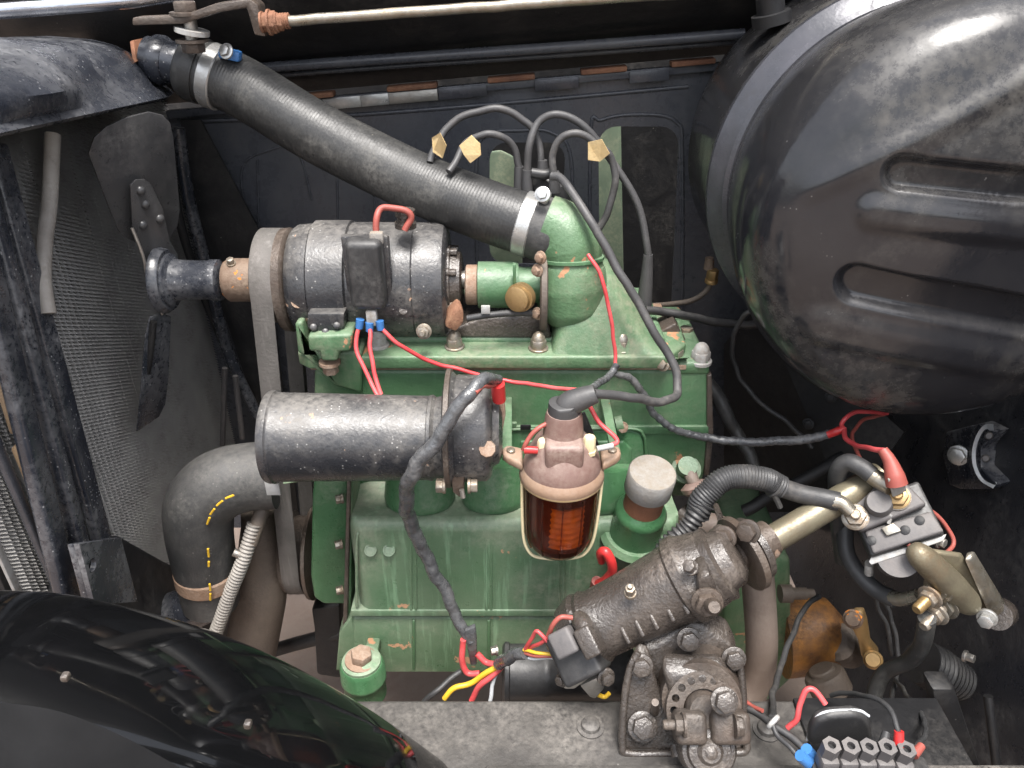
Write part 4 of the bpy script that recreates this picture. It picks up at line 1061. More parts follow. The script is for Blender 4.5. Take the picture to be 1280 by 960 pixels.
# =================================================================== STEERING BOX
sb = thing('steering_box', 'greasy brown cast steering box bolted to the chassis rail', 'steering box', P(850, 930, -.3))
YS = -.215
A_, B_ = P(722, 793, YS), P(893, 706, YS + .005)
ks = mpp(P(800, 750, YS))
make('box_body', lathe(A_, B_, [(-.06, 26 * ks), (-.05, 40 * ks), (.03, 47 * ks), (.07, 49 * ks), (.1, 46 * ks), (.13, 48 * ks), (.16, 44 * ks), (.4, 45 * ks), (.7, 49 * ks), (.76, 50 * ks), (.78, 55 * ks), (.84, 56 * ks), (.87, 52 * ks), (.9, 50 * ks), (.98, 47 * ks), (1.02, 42 * ks), (1.04, 20 * ks)], 56), 'cast', sb)
ad = (B_ - A_).normalized()
vw = (CAM - P(800, 760, YS)).normalized(); sd_ = (vw - ad * vw.dot(ad)).normalized(); up_ = sd_.cross(ad).normalized()
if up_.z < 0: up_ = -up_
for t, h in ((.35, .012), (.45, .014), (.55, .014), (.66, .018), (.76, .02)):     # cooling ribs low on the body
    c = A_ + (B_ - A_) * t + sd_ * 36 * ks - up_ * 26 * ks
    make('casting_rib', box(c, (.005, .020, .014), (ad, up_, sd_), .002), 'cast', sb)
p = P(788, 742, YS - .03)
make('oil_plug', hexbolt(p, V((-.15, -.35, 1)), .006, .014, 1.15, stud=.004), 'nut', sb)
make('adjuster', hexbolt(P(864, 710, YS - .035), V((-.5, -.5, .8)), .007, .012, 1.2), 'cast', sb)
# upper end cover with clamp screws
make('end_cover', lathe(B_ - ad * .004, B_ + ad * .03, [(0, 46 * ks), (.3, 47 * ks), (.4, 38 * ks), (.8, 34 * ks), (1, 24 * ks)], 40), 'cast', sb)
el_ = make('end_lug', prism([P(x, y, YS - .045) for x, y in ((872, 724), (888, 718), (896, 735), (900, 760), (884, 768), (874, 752))], V((0, .035, 0)), .005), 'cast', sb)
make('lug_nut', hexbolt(P(884, 752, YS - .05), V((-.2, -1, .25)), .013, .012, 1.3, stud=.008), 'cast_rust', sb)
make('lug_stud', lathe(P(889, 757, YS - .06), P(893, 759, YS - .085), [(0, .0085), (.8, .0085), (1, .006)], 16), 'cast_rust', sb)
# side cover that carries the rocker shaft, standing on the rail
yl_ = lambda y: -.255 - (y - 790) / 140 * .055
cov = [(800, 826), (806, 812), (826, 806), (846, 789), (862, 781), (880, 783), (896, 796), (914, 806), (924, 826), (924, 842), (905, 850), (850, 862), (812, 856)]
sc_ = make('side_cover', prism([P(x, y, yl_(y) + .012) for x, y in cov], V((0, .03, .012)), .004, 3), 'cast', sb)
foot = [(780, 876), (787, 838), (799, 816), (812, 822), (822, 860), (838, 890), (850, 930), (906, 930), (914, 860), (918, 826), (927, 830), (929, 915), (932, 940), (790, 944), (779, 934)]
mb_ = make('mounting_bracket', prism([P(x, y, yl_(y)) for x, y in foot], V((0, .012, .006)), .003, 3), 'cast', sb)
make('bracket_rim', tube([P(x, y, yl_(y) - .003) for x, y in ((798, 815), (787, 838), (780, 880), (778, 930), (786, 942), (840, 942))], .0045, 10), 'cast', sb, 60)
make('bracket_rim', tube([P(x, y, yl_(y) - .003) for x, y in ((924, 826), (928, 860), (930, 910), (932, 938), (905, 942))], .0045, 10), 'cast', sb, 60)
for x, y in ((801, 832), (861, 799), (917, 823)):
    make('cover_bolt', hexbolt(P(x, y, yl_(y) - .004), V((-.05, -1, .55)), .0105, .011, 1.3), 'cast', sc_)
make('foot_bolt', hexbolt(P(803, 908, yl_(905) - .004), V((0, -.8, .7)), .013, .012, 1.3), 'cast', mb_)
make('foot_stud', lathe(P(818, 890, yl_(890)), P(819, 878, yl_(890) - .02), [(0, .005), (1, .004)], 12), 'cast_rust', sb)
# tapered boss, ring of holes, clamp and drop arm end
n0 = V((.03, -.82, -.30)).normalized()
bc = P(868, 822, -.25); dc = P(880, 888, -.318)
make('shaft_boss', prism([P(x, y, yl_(y) - .002) for x, y in ((822, 812), (904, 812), (912, 840), (908, 880), (846, 880), (834, 850))], V((.0, -.028, -.004)), .010, 4), 'cast', sb)
make('shaft_housing', lathe(P(872, 850, -.26), dc + V((0, .012, 0)), [(0, .05), (.6, .044), (1, .043)], 40), 'cast_rust', sb)
fd = (V((0, -.75, .66))).normalized()
u, v = frame(fd)
rr = 47 * mpp(dc)
holes = []
for k in range(16):
    t = 2 * math.pi * k / 16
    holes.append(circ(dc + (u * math.cos(t) + v * math.sin(t)) * rr * .80, fd, rr * .105, 10))
make('indexing_ring', plate(circ(dc, fd, rr, 48), holes + [circ(dc, fd, rr * .55, 32)], -fd * .008), 'cast_rust', sb, 30)
make('ring_back', lathe(dc - fd * .012, dc - fd * .02, [(0, rr * .97), (1, rr * .9)], 40), 'black_dark', sb)
make('shaft_collar', lathe(dc - fd * .02, dc + fd * .012, [(0, rr * .5), (.8, rr * .5), (1, rr * .44), (1, 0)], 32), 'cast_rust', sb)
make('ring_bolt', hexbolt(P(905, 876, -.335), fd, .0115, .012, 1.25), 'cast', sb)
# split clamp
cl = P(884, 908, -.335)
make('clamp_half', box(cl + V((-.019, 0, 0)), (.034, .034, .028), (XA, fd.cross(XA).normalized(), fd), .007, 3), 'cast_rust', sb)
make('clamp_half', box(cl + V((.023, 0, 0)), (.042, .034, .028), (XA, fd.cross(XA).normalized(), fd), .007, 3), 'cast_rust', sb)
make('clamp_bolt', hexbolt(P(855, 906, -.345), V((-1, 0, 0)), .0105, .010, 1.2, stud=.012), 'cast_rust', sb)
make('clamp_nut', hexbolt(P(919, 908, -.345), V((1, 0, 0)), .011, .008, 1.1), 'cast_rust', sb)
ec = P(884, 936, -.345)
make('drop_arm_end', lathe(ec - fd * .02, ec + fd * .018, [(0, .032), (.6, .031), (.7, .028), (.72, .024), (.85, .022), (.88, .014), (1, .010), (1, 0)], 40), 'cast', sb)
make('arm_centre', lathe(ec + fd * .014, ec + fd * .021, [(0, .0075), (.6, .007), (1, .003)], 16), 'cast', sb)
make('arm_grease', tube([P(846, 930, -.33), P(850, 945, -.34)], [.008, .010], 10), 'cast', sb)
# lower end: the black switch plug
sw = thing('switch_plug', 'black moulded multi-wire plug on the lower end of steering box', 'plug', P(720, 850, -.23))
wx, wy, wz = ad, up_, sd_
k_ = mpp(P(720, 815, -.25))
make('plug_body', box(P(722, 814, -.245), (.05, .062, .045), (wx, wy, wz), .005, 3), 'black_plastic', sw)
make('plug_block', box(P(706, 803, -.262), (.028, .03, .02), (wx, wy, wz), .004, 3), 'grey_plastic', sw)
make('plug_block', box(P(738, 801, -.265), (.020, .034, .03), (wx, wy, wz), .003, 3), 'cast', sw)
make('plug_cheek', prism([P(x, y, -.27) for x, y in ((700, 856), (746, 836), (746, 842), (718, 862), (706, 862))], V((0, .035, .01)), .002), 'steel', sw)
make('plug_ring', lathe(P(722, 770, -.235), P(735, 790, -.262), [(0, .008), (.3, .011), (.8, .011), (1, .008)], 14), 'cast', sw)
make('plug_foot', prism([P(x, y, -.262) for x, y in ((724, 858), (750, 846), (757, 852), (756, 862), (744, 876), (736, 872))], V((0, .02, 0)), .004), 'steel', sw)
make('plug_screw', hexbolt(P(702, 850, -.265), V((-.6, -.6, .3)), .006, .006), 'cast', sw)
make('plug_screw', hexbolt(P(757, 846, -.27), V((.3, -.8, .3)), .008, .009), 'cast', sw)

# ---- column coupling and shaft
cc = thing('steering_coupling', 'brown flexible disc coupling at the top of the steering box', 'coupling', P(930, 700, -.17))
A_, B_ = P(905, 704, -.19), P(962, 672, -.165)
cax = (B_ - A_).normalized()
make('coupling_disc', lathe(P(928, 692, -.18) - cax * .004, P(928, 692, -.18) + cax * .006, [(0, .044), (.1, .046), (.9, .046), (1, .044)], 36), 'cast_rust', cc)
make('coupling_disc', lathe(P(940, 686, -.176) - cax * .004, P(940, 686, -.176) + cax * .006, [(0, .036), (.1, .038), (.9, .038), (1, .036)], 36), 'cast', cc)
make('coupling_shaft', lathe(A_ - cax * .02, B_, [(0, .017), (.6, .017), (.62, .023), (1, .022)], 28), 'cast_rust', cc)
for x, y in ((910, 722), (936, 664), (955, 700), (906, 672)):
    make('coupling_bolt', hexbolt(P(x, y, -.195), (CAM - P(x, y, -.2)) * .5 - cax * .3, .011, .012, 1.25), 'cast_rust', cc)
make('coupling_yoke', prism([P(x, y, -.19) for x, y in ((884, 690), (905, 672), (920, 680), (914, 712), (896, 724), (888, 712))], V((0, .03, .0)), .006), 'cast', cc)
st = thing('column_tube', 'gold passivated steel tube rising from the coupling to the solenoid', 'tube', P(965, 680, -.165))
make('tube_wall', tube([P(955, 680, -.17), P(1000, 654, -.155), P(1060, 618, -.13), P(1100, 594, -.115)], .0165, 24), 'gold', st, 60)
make('tube_end', lathe(P(955, 680, -.17), P(966, 673, -.166), [(0, .021), (.4, .021), (1, .0175)], 24), 'rust_pale', st)

# ---- exhaust pipe
ex_ = thing('exhaust_pipe', 'brown exhaust downpipe passing behind the steering box', 'pipe', P(950, 868, -.12))
make('pipe_wall', tube([P(946, 712, -.11), P(950, 760, -.115), P(952, 815, -.125), P(946, 850, -.13), P(930, 880, -.14)], [.0215, .0215, .0215, .0215, .022], 24), 'pipe_brown', ex_, 60)
ma = thing('manifold_pipe', 'brown manifold pipes beneath the corrugated conduit', 'pipe', P(880, 660, -.05))
make('pipe_wall', tube([P(815, 700, -.06), P(850, 672, -.06), P(885, 658, -.07), P(915, 668, -.08)], .018, 20), 'pipe_brown', ma, 60)
make('pipe_wall', tube([P(850, 640, -.03), P(872, 660, -.05), P(905, 690, -.06)], .015, 20), 'cast_rust', ma, 60)
make('pipe_flange', prism([P(x, y, -.085) for x, y in ((898, 652), (906, 652), (922, 690), (934, 724), (925, 722), (908, 692))], V((.0, .04, .0)), .002), 'cast', ma)

# =================================================================== SOLENOID AND RIGHT HAND SIDE
so_ = thing('starter_solenoid', 'black starter solenoid block with two copper studs on a pale plate', 'solenoid', P(1120, 700, -.16))
sx_ = (P(1180, 668, -.17) - P(1088, 700, -.17)); sx_.normalize()
sn = V((-.12, -.55, .83)); sn = (sn - sx_ * sn.dot(sx_)).normalized(); sy_ = sn.cross(sx_).normalized()
if sy_.z < 0: sy_ = -sy_
SA = (sx_, sy_, sn)
def sol(px, py, up=0.):
    """point on the solenoid's top face under a pixel"""
    o_ = P(1120, 650, -.16); d = ray(px, py); t = (o_ - CAM).dot(sn) / d.dot(sn)
    return CAM + d * t + sn * up
make('solenoid_base', prism([sol(*q) for q in ((1062, 632), (1088, 697), (1182, 668), (1148, 600))], -sn * .03, .004, 3), 'black_plastic', so_)
make('front_step', prism([sol(q[0], q[1], .001) for q in ((1080, 664), (1091, 694), (1180, 666), (1163, 640))], sn * .006, .003, 3), 'grey_plastic', so_)
make('top_block', prism([sol(q[0], q[1], .001) for q in ((1054, 634), (1075, 668), (1158, 634), (1128, 604), (1100, 600))], sn * .016, .004, 3), 'grey_plastic', so_)
make('push_button', lathe(sol(1098, 634, .01), sol(1098, 634, .032), [(0, .016), (.2, .016), (.9, .0145), (1, .013), (1, 0)], 28), 'grey_plastic', so_)
for x, y in ((1069, 642), (1120, 618)):
    b0 = sol(x, y + 8, .014)
    make('stud_washer', lathe(b0, b0 + sn * .006, [(0, .0155), (.9, .0155), (1, .0145)], 24), 'nut', so_)
    make('stud_nut', hexbolt(b0 + sn * .006, sn, .0125, .011, 1.15, stud=.007), 'brass' if x > 1100 else 'nut', so_)
for x, y in ((1089, 677), (1149, 652), (1131, 664)):
    make('fixing_screw', lathe(sol(x, y, .006), sol(x, y, .009), [(0, .0055), (.7, .0055), (1, .003)], 14), 'black_dark', so_)
make('spade_terminal', prism([sol(q[0], q[1], .0075) for q in ((1101, 662), (1116, 656), (1126, 666), (1108, 672))], sn * .005, .001), 'zinc', so_)
make('spade_terminal', tube([sol(1110, 656, .01), sol(1113, 646, .016)], .0025, 6), 'white_metal', so_)
make('mounting_plate', prism([sol(q[0], q[1], -.006) for q in ((1086, 701), (1089, 705), (1180, 675), (1184, 666), (1090, 694))], -sn * .004, .001), 'white_metal', so_)
make('coil_case', lathe(sol(1124, 694, -.008), sol(1120, 690, -.045), [(0, .024), (.8, .024), (1, .020)], 32), 'grey_plastic', so_)
make('plate_screw', hexbolt(P(1174, 677, -.18), V((.5, -.7, .2)), .006, .007), 'steel', so_)
make('spring', tube([P(1087, 704, -.17), P(1086, 716, -.165)], .0045, 10, ridge=.001, pitch=.003), 'steel', so_, 60)

gbk = thing('gold_bracket', 'gold passivated bracket with brass studs below the solenoid', 'bracket', P(1200, 780, -.2))
gbo = [(1146, 712), (1160, 702), (1192, 698), (1208, 706), (1228, 738), (1230, 752), (1218, 762), (1198, 764), (1184, 758), (1166, 736)]
make('bracket_shell', tube([P(1142, 686, -.19), P(1152, 696, -.2), P(1185, 728, -.205), P(1208, 752, -.205), P(1214, 758, -.2)], [.010, .015, .017, .0155, .009], 28), 'gold', gbk, 60)
make('bracket_flange', prism([P(x, y, -.195) for x, y in ((1158, 690), (1200, 696), (1246, 762), (1234, 776), (1180, 745))], V((.004, .006, .002)), .002), 'gold', gbk)
make('bracket_tongue', prism([P(x, y, -.2) for x, y in ((1205, 700), (1216, 698), (1256, 764), (1258, 778), (1248, 784), (1236, 770))], V((.006, .01, .004)), .003), 'zinc', gbk)
make('tongue_bolt', hexbolt(P(1234, 772, -.215), V((-.6, -.7, .1)), .009, .012, 1.25), 'alu', gbk)
make('tongue_washer', lathe(P(1252, 766, -.18), P(1246, 770, -.2), [(0, .018), (1, .017)], 24), 'cast', gbk)
for (x, y, m) in ((1148, 745, 'brass'), (1156, 766, 'nut')):
    d_ = V((-.75, -.55, -.15)).normalized(); c = P(x + 22, y - 6, -.21)
    make('stud', lathe(c, c + d_ * .04, [(0, .0065), (.95, .0065), (1, .005)], 18), m, gbk)
    make('stud_nut', hexbolt(c + d_ * .012, d_, .011, .009, 1.3), 'nut', gbk)
    make('stud_nut', hexbolt(c - d_ * .004, d_, .013, .005, 1.3), 'zinc', gbk)

# ---- half-ring clamp bracket on the bulkhead
rc = thing('ring_bracket', 'black bracket with bright half ring clamp on the bulkhead', 'bracket', PX(1215, 610, .7))
pl = [(1182, 540), (1222, 530), (1242, 540), (1226, 560), (1226, 585), (1246, 606), (1240, 612), (1200, 612), (1186, 606), (1178, 570)]
make('bracket_plate', prism([PX(x, y, .695) for x, y in pl], V((.03, .01, 0)), .003), 'black_radiator', rc)
a_ring = [(1242, 534), (1233, 535), (1225, 546), (1220, 563), (1221, 582), (1229, 598), (1244, 607)]
b_ = nb(); q0 = None
path = cat([PX(x, y, .695) for x, y in a_ring], 6)
for i, p in enumerate(path):
    t = (path[min(i + 1, len(path) - 1)] - path[max(i - 1, 0)]).normalized()
    v_ = (CAM - p).normalized(); n_ = t.cross(v_).normalized()
    q = [b_.verts.new(p + n_ * a2 + v_ * c2) for a2, c2 in ((-.005, 0), (.005, 0), (.005, -.03), (-.005, -.03))]
    if q0:
        for k in range(4): b_.faces.new((q0[k], q0[(k + 1) % 4], q[(k + 1) % 4], q[k]))
    else: b_.faces.new(q)
    q0 = q
b_.faces.new(q0)
make('half_ring', b_, 'white_wire', rc, 40)  # white colour stands in for light the ring loses below the tank
make('bracket_bolt', hexbolt(PX(1198, 569, .688), V((-.7, -.6, .25)), .0125, .010, 1.25), 'alu', rc)
for x, y in ((1236, 545), (1232, 573)):
    make('small_rivet', lathe(PX(x, y, .69), PX(x, y, .678), [(0, .006), (1, .004)], 12), 'grey_plastic', rc)

# ---- regulator and terminal strip on the rail
rg = thing('regulator_box', 'black moulded cover with a pale edge beside the terminal strip', 'cover', PZ(1050, 925, ZR))
rgo = [(1010, 925), (1014, 906), (1022, 894), (1038, 888), (1070, 886), (1083, 890), (1091, 902), (1092, 925)]
make('cover', prism([P(x, y + 8, -.335) for x, y in rgo], V((0, .014, .002)), .006, 4), 'black_plastic', rg)
make('cover_edge', tube([P(x, y + 3, -.328) for x, y in ((1009, 922), (1014, 904), (1022, 892), (1038, 886), (1072, 885), (1086, 892))], .0016, 8), 'white_wire', rg, 60)
ts = thing('terminal_strip', 'grey five-way screw terminal strip at the bottom edge', 'terminal strip', PZ(1090, 960, ZR))
for i, (x, y) in enumerate(((1040, 945), (1064, 946), (1087, 947), (1110, 947), (1134, 950))):
    c = P(x, y - 14, -.37); d_ = V((0, -.12, 1)).normalized()
    t_ = make('terminal', plate(circ(c, d_, .0095, 6), [circ(c, d_, .0042, 10)], -d_ * .034), 'grey_plastic', ts, 30)
    make('terminal_screw', lathe(c - d_ * .006, c - d_ * .008, [(0, .0045), (1, .0045)], 10), 'black_dark', t_)
    make('terminal_foot', box(c - d_ * .026 + V((0, -.004, 0)), (.019, .02, .02), bevel=.004), 'grey_plastic', ts)
make('strip_base', box(P(1088, 966, -.372), (.122, .03, .014), bevel=.003), 'black_plastic', ts)

# ---- rubber boot and dark bits low on the right
rbt = thing('rubber_boot', 'black ribbed rubber boot low against the bulkhead', 'boot', P(1170, 850, -.1))
make('boot_bellows', tube([P(1150, 826, -.1), P(1172, 838, -.1), P(1200, 852, -.1)], [.03, .032, .026], 24, ridge=.002, pitch=.009), 'black_dark', rbt, 60)
make('boot_screw', hexbolt(P(1206, 820, -.15), V((.6, -.7, .3)), .006, .012), 'steel', rbt)
tag(make('brake_rod', tube([P(1235, 870, -.2), P(1240, 910, -.22), P(1246, 960, -.24)], .006, 10), 'black_dark'), 'dark rod beside the bulkhead at the bottom', 'rod')
tag(make('side_channel', prism([P(x, y, -.25) for x, y in ((1165, 862), (1195, 862), (1232, 975), (1185, 975))], V((.0, .03, 0)), .006), 'black_dark'), 'dark channel running down beside the terminal strip', 'channel')

# =================================================================== LEADS AND WIRING
di = thing('distributor', 'dark distributor cap behind the hose with lead boots', 'distributor', P(680, 260, .14))
make('distributor_cap', lathe(P(684, 262, .14), P(682, 214, .14), [(0, .03), (.4, .032), (.7, .030), (.85, .022), (1, .014)], 28), 'black_plastic', di)
make('cap_arm', tube([P(664, 216, .11), P(682, 218, .11), P(694, 214, .11)], .0065, 12), 'black_plastic', di, 60)
for x, y0, y1, y_ in ((659, 245, 212, .11), (649, 240, 208, .12), (678, 214, 200, .12), (693, 240, 214, .1)):
    make('lead_boot', tube([P(x, y0, y_), P(x, y1, y_)], [.0075, .0062], 12), 'ht_lead', di, 60)
HG = 'ignition leads looping over the engine'
wire('ignition_lead', 'grey ignition lead looping highest from the left yellow tape tag to distributor', [(538, 204, .10), (552, 170, .12), (580, 145, .13), (615, 136, .13), (648, 146, .13), (669, 168, .13), (678, 205, .12)], 4.6, 'ht_lead', 'lead')
wire('ignition_lead', 'short grey ignition lead arching low from the second yellow tape tag', [(562, 215, .08), (575, 190, .10), (596, 171, .11), (622, 168, .11), (642, 186, .12), (650, 212, .12)], 4.6, 'ht_lead', 'lead')
l3 = thing('ignition_lead', 'long grey ignition lead ending in a tapered boot behind the engine', 'lead', P(806, 385, .1))
make('lead_sleeve', tube([P(*q) for q in ((659, 214, .11), (662, 180, .11), (674, 152, .12), (698, 143, .12), (730, 158, .12), (765, 202, .12), (797, 255, .11), (809, 310, .10), (810, 330, .10))], .0048, 10), 'ht_lead', l3, 60)
make('plug_boot', tube([P(810, 318, .10), P(808, 350, .10), P(805, 384, .10)], [.0062, .0085, .0105], 14), 'ht_lead', l3, 60)
wire('ignition_lead', 'grey ignition lead with tape tag curling round behind the elbow', [(693, 216, .1), (692, 192, .1), (708, 170, .1), (738, 172, .1), (762, 195, .1), (770, 225, .1), (760, 265, .1), (742, 295, .1), (736, 330, .1)], 4.6, 'ht_lead', 'lead')
wire('coil_lead', 'thick grey lead running down the engine from distributor to ignition coil', [(688, 220, .08), (704, 226, .07), (730, 262, .03), (768, 328, .0), (806, 395, -.02), (838, 448, -.035), (848, 478, -.05), (842, 498, -.07), (815, 502, -.1), (780, 494, -.12), (742, 492, -.14)], 5.4, 'ht_lead', 'lead')
for i, (pts, y_, lb) in enumerate(((((540, 172), (550, 166), (558, 182), (553, 198), (541, 190)), .10, 'small pale yellow tape tag on the highest ignition lead'),
                    (((574, 182), (589, 169), (600, 180), (601, 194), (588, 204), (580, 194)), .085, 'larger yellow tape tag on the low arching ignition lead'),
                    (((735, 178), (752, 174), (762, 192), (750, 202), (735, 200)), .085, 'crumpled yellow tape tag on the lead behind the elbow'))):
    tag(make('tape_tag', prism([P(x, y, y_ - (x % 7) * .0018) for x, y in pts], V((.0004, .0012, .0)), 0), 'tag'), lb, 'tag')

wire('dynamo_link_wire', 'thick red wire bridging the two terminals on top of the dynamo', [(471, 296, -.005), (470, 272, .0), (476, 260, .01), (494, 260, .015), (509, 265, .018), (513, 274, .018), (507, 290, .015)], 4.2, 'dull_red', 'wire')
GR = 'red wires'
wire('dynamo_wire', 'red wire dropping behind the canister from the first blue spade', [(449, 408, -.026), (445, 430, -.035), (456, 460, -.05), (472, 494, -.07)], 2.8, 'red_wire', 'wire')
wire('dynamo_wire', 'red wire dropping behind the canister from the middle blue spade', [(462, 412, -.027), (463, 435, -.04), (468, 465, -.055), (478, 494, -.07)], 2.8, 'red_wire', 'wire')
wire('dynamo_wire', 'long red wire running along the engine from dynamo to coil loom', [(477, 410, -.027), (500, 432, -.028), (540, 453, -.02), (590, 466, -.016), (640, 476, -.02), (690, 485, -.05), (738, 487, -.09)], 2.8, 'red_wire', 'wire')
wire('temperature_wire', 'thin red wire dropping over the sloping green casting', [(734, 318, .0), (752, 345, -.015), (763, 390, -.022), (768, 430, -.025), (769, 462, -.03)], 2.6, 'red_wire', 'wire')
w_ = wire('coil_wire', 'red wire to the left post of the ignition coil', [(696, 521, -.14), (672, 536, -.15), (658, 552, -.155), (654, 561, -.155)], 3, 'dull_red', 'wire')
tag(make('crimp_ferrule', tube([P(655, 562, -.157), P(672, 563, -.157)], [.0048, .0042], 10), 'red_clip', None, 60), 'red crimp ferrule at the left post of the ignition coil', 'ferrule')
wire('coil_wire', 'red wire to the right post of the ignition coil', [(736, 508, -.12), (750, 528, -.13), (768, 545, -.14), (771, 553, -.145), (764, 557, -.15)], 3, 'red_wire', 'wire')
tag(make('crimp_ferrule', tube([P(766, 557, -.15), P(746, 561, -.155)], [.0036, .0034], 10), 'white_metal', None, 60), 'pale crimp ferrule at the right post of the ignition coil', 'ferrule')
wire('taped_loom', 'short taped loom end above the ignition coil', [(772, 456, -.028), (764, 468, -.035), (750, 478, -.06), (736, 488, -.09)], 4.5, 'tape', 'loom', ridge=.0003, pitch=.009)
wire('taped_loom', 'taped loom running across the green block toward the bulkhead', [(764, 466, -.03), (790, 476, -.02), (806, 495, -.015), (820, 520, -.012), (848, 538, -.012), (885, 548, -.012), (930, 553, -.02), (985, 551, -.03), (1038, 542, -.045)], [4.2, 5, 5, 5, 5, 5.5, 6, 6, 6], 'tape', 'loom', ridge=.0003, pitch=.012)
wire('loom_wire', 'bright red pair of wires leaving the taped loom', [(1034, 543, -.045), (1046, 538, -.05), (1058, 534, -.05)], 5, 'red_clip', 'wire')
wire('loom_wire', 'red wire loop from the loom to the bulkhead grommet', [(1056, 540, -.05), (1053, 528, -.05), (1063, 518, -.045), (1085, 514, -.03), (1108, 516, .0)], 2.8, 'red_wire', 'wire')
wire('loom_wire', 'red wire curling down from the loom to the solenoid lug', [(1055, 534, -.05), (1058, 548, -.07), (1070, 557, -.09), (1090, 561, -.12), (1104, 563, -.14)], 3.2, 'red_wire', 'wire')
wire('loom_wire', 'dull pinkish wire looping behind the solenoid cable', [(1106, 518, .0), (1084, 522, -.02), (1070, 534, -.04), (1066, 550, -.06), (1074, 572, -.09), (1086, 588, -.11)], 2.4, 'dull_red', 'wire')
tag(make('cable_lug', tube([P(1103, 562, -.14), P(1112, 576, -.15), P(1118, 594, -.16), P(1121, 606, -.165)], [.006, .0075, .011, .012], 12), 'dull_red', None, 60), 'red insulated lug on the right solenoid stud', 'lug')
tag(make('lug_eye', prism([P(x, y, -.168) for x, y in ((1110, 600), (1128, 596), (1134, 614), (1116, 622))], V((0, .003, .001)), .001), 'cap_grey'), 'pale flat eye under the red insulated lug', 'lug')
wire('gearbox_cable', 'thick black cable crossing from block to the tank', [(806, 388, .08), (850, 393, .09), (900, 404, .10), (945, 406, .10), (985, 398, .11)], 5.4, 'black_plastic', 'cable')
wire('thin_cable', 'thin grey cable hanging in a curve beside the tank', [(952, 384, .06), (930, 394, .07), (916, 425, .09), (920, 462, .10), (945, 498, .09), (985, 528, .07), (1015, 560, .05)], 3.2, 'cable', 'cable')
wire('vent_hose', 'black rubber hose sloping down behind the block corner', [(880, 470, .06), (900, 505, .05), (918, 535, .04), (935, 565, .02), (950, 598, .0)], [8, 10, 8, 8, 8], 'rubber', 'hose')
wire('bulkhead_hose', 'dark hose lying across behind the corrugated conduit', [(930, 640, .03), (980, 612, .03), (1020, 592, .03), (1055, 570, .04)], 8, 'black_dark', 'hose')

wire('taped_cable', 'grey taped cable looping from canister terminal down across the crankcase', [(624, 474, -.13), (605, 475, -.16), (578, 500, -.18), (548, 548, -.19), (518, 588, -.19), (508, 620, -.17), (514, 655, -.15), (538, 705, -.14), (562, 750, -.145), (580, 790, -.155), (588, 802, -.16)], [6, 8, 9, 9.5, 10, 10, 10, 9.5, 9, 8.5, 7], 'tape', 'cable', seg=14, ridge=.0002, pitch=.016)
wire('canister_wire', 'pale red wire beside the taped cable at the canister', [(618, 482, -.14), (604, 484, -.165), (592, 492, -.18)], 3, 'dull_red', 'wire')
tag(make('tape_tail', prism([P(x, y, -.165) for x, y in ((580, 790), (594, 784), (596, 800), (596, 832), (588, 832), (584, 810))], V((0, .008, 0)), .002), 'tape'), 'loose folded tape tail at the lower end of the taped cable', 'tape')
wire('harness_wire', 'red wire leaving the lower end of the taped cable', [(578, 800, -.165), (578, 822, -.168), (584, 840, -.172), (600, 842, -.175)], 4, 'red_wire', 'wire')
wire('harness_wire', 'red wire hooking right out of the folded tape tail', [(596, 818, -.165), (605, 828, -.17), (618, 830, -.175)], 4, 'red_wire', 'wire')
wire('harness_wire', 'grey wire dropping to the rail below the taped cable', [(576, 838, -.17), (560, 850, -.18), (545, 864, -.19), (530, 878, -.195)], 3.6, 'cable', 'wire')
wire('harness_wire', 'yellow wire curving down behind the rail edge', [(628, 826, -.185), (610, 838, -.19), (588, 855, -.192), (568, 860, -.195), (556, 874, -.2)], 3.6, 'yellow_wire', 'wire')
wire('harness_wire', 'red wire beside the yellow one behind the rail edge', [(630, 830, -.186), (614, 845, -.192), (600, 856, -.195), (588, 876, -.2)], 3.8, 'red_wire', 'wire')
wire('harness_wire', 'white wire dropping behind the rail edge beside the starter', [(628, 834, -.185), (618, 848, -.19), (612, 876, -.2)], 2.6, 'white_wire', 'wire')
wire('harness_sheath', 'grey sheath gathering the coloured wires in front of the starter', [(624, 830, -.19), (640, 820, -.215), (656, 815, -.225)], [8, 7.5, 7], 'tape', 'sheath')
wire('harness_wire', 'yellow wire entering the black plug', [(654, 813, -.225), (672, 815, -.235), (694, 818, -.24)], 2.2, 'yellow_wire', 'wire')
wire('harness_wire', 'dark red wire below the yellow one entering the black plug', [(654, 817, -.225), (674, 819, -.235), (694, 821, -.24)], 2.6, 'dull_red', 'wire')
wire('harness_wire', 'pale blue white wire lowest into the black plug', [(656, 821, -.225), (674, 824, -.235), (694, 824, -.24)], 1.8, 'white_wire', 'wire')
wire('harness_wire', 'red wire making a peak before the black plug', [(656, 811, -.225), (662, 800, -.23), (669, 790, -.235), (676, 795, -.24), (686, 806, -.245)], 2.5, 'red_wire', 'wire')
wire('harness_wire', 'red wire rising straight to the black plug corner', [(657, 813, -.225), (668, 806, -.23), (686, 797, -.245)], 2.5, 'red_wire', 'wire')
wire('plug_wire', 'red wire arching over the top of the black plug', [(685, 796, -.25), (690, 781, -.25), (702, 772, -.248), (716, 771, -.245)], 3.2, 'dull_red', 'wire')
dp = thing('dipstick_handle', 'small red hooked handle on the crankcase', 'handle', P(746, 738, -.1))
make('hook', tube([P(752, 702, -.115), P(751, 692, -.12), (P(757, 690, -.125)), P(764, 702, -.128), P(765, 714, -.126), P(758, 724, -.12), P(748, 730, -.112)], [.005, .0062, .0065, .0065, .0062, .0062, .0062], 12), 'red_clip', dp, 60)
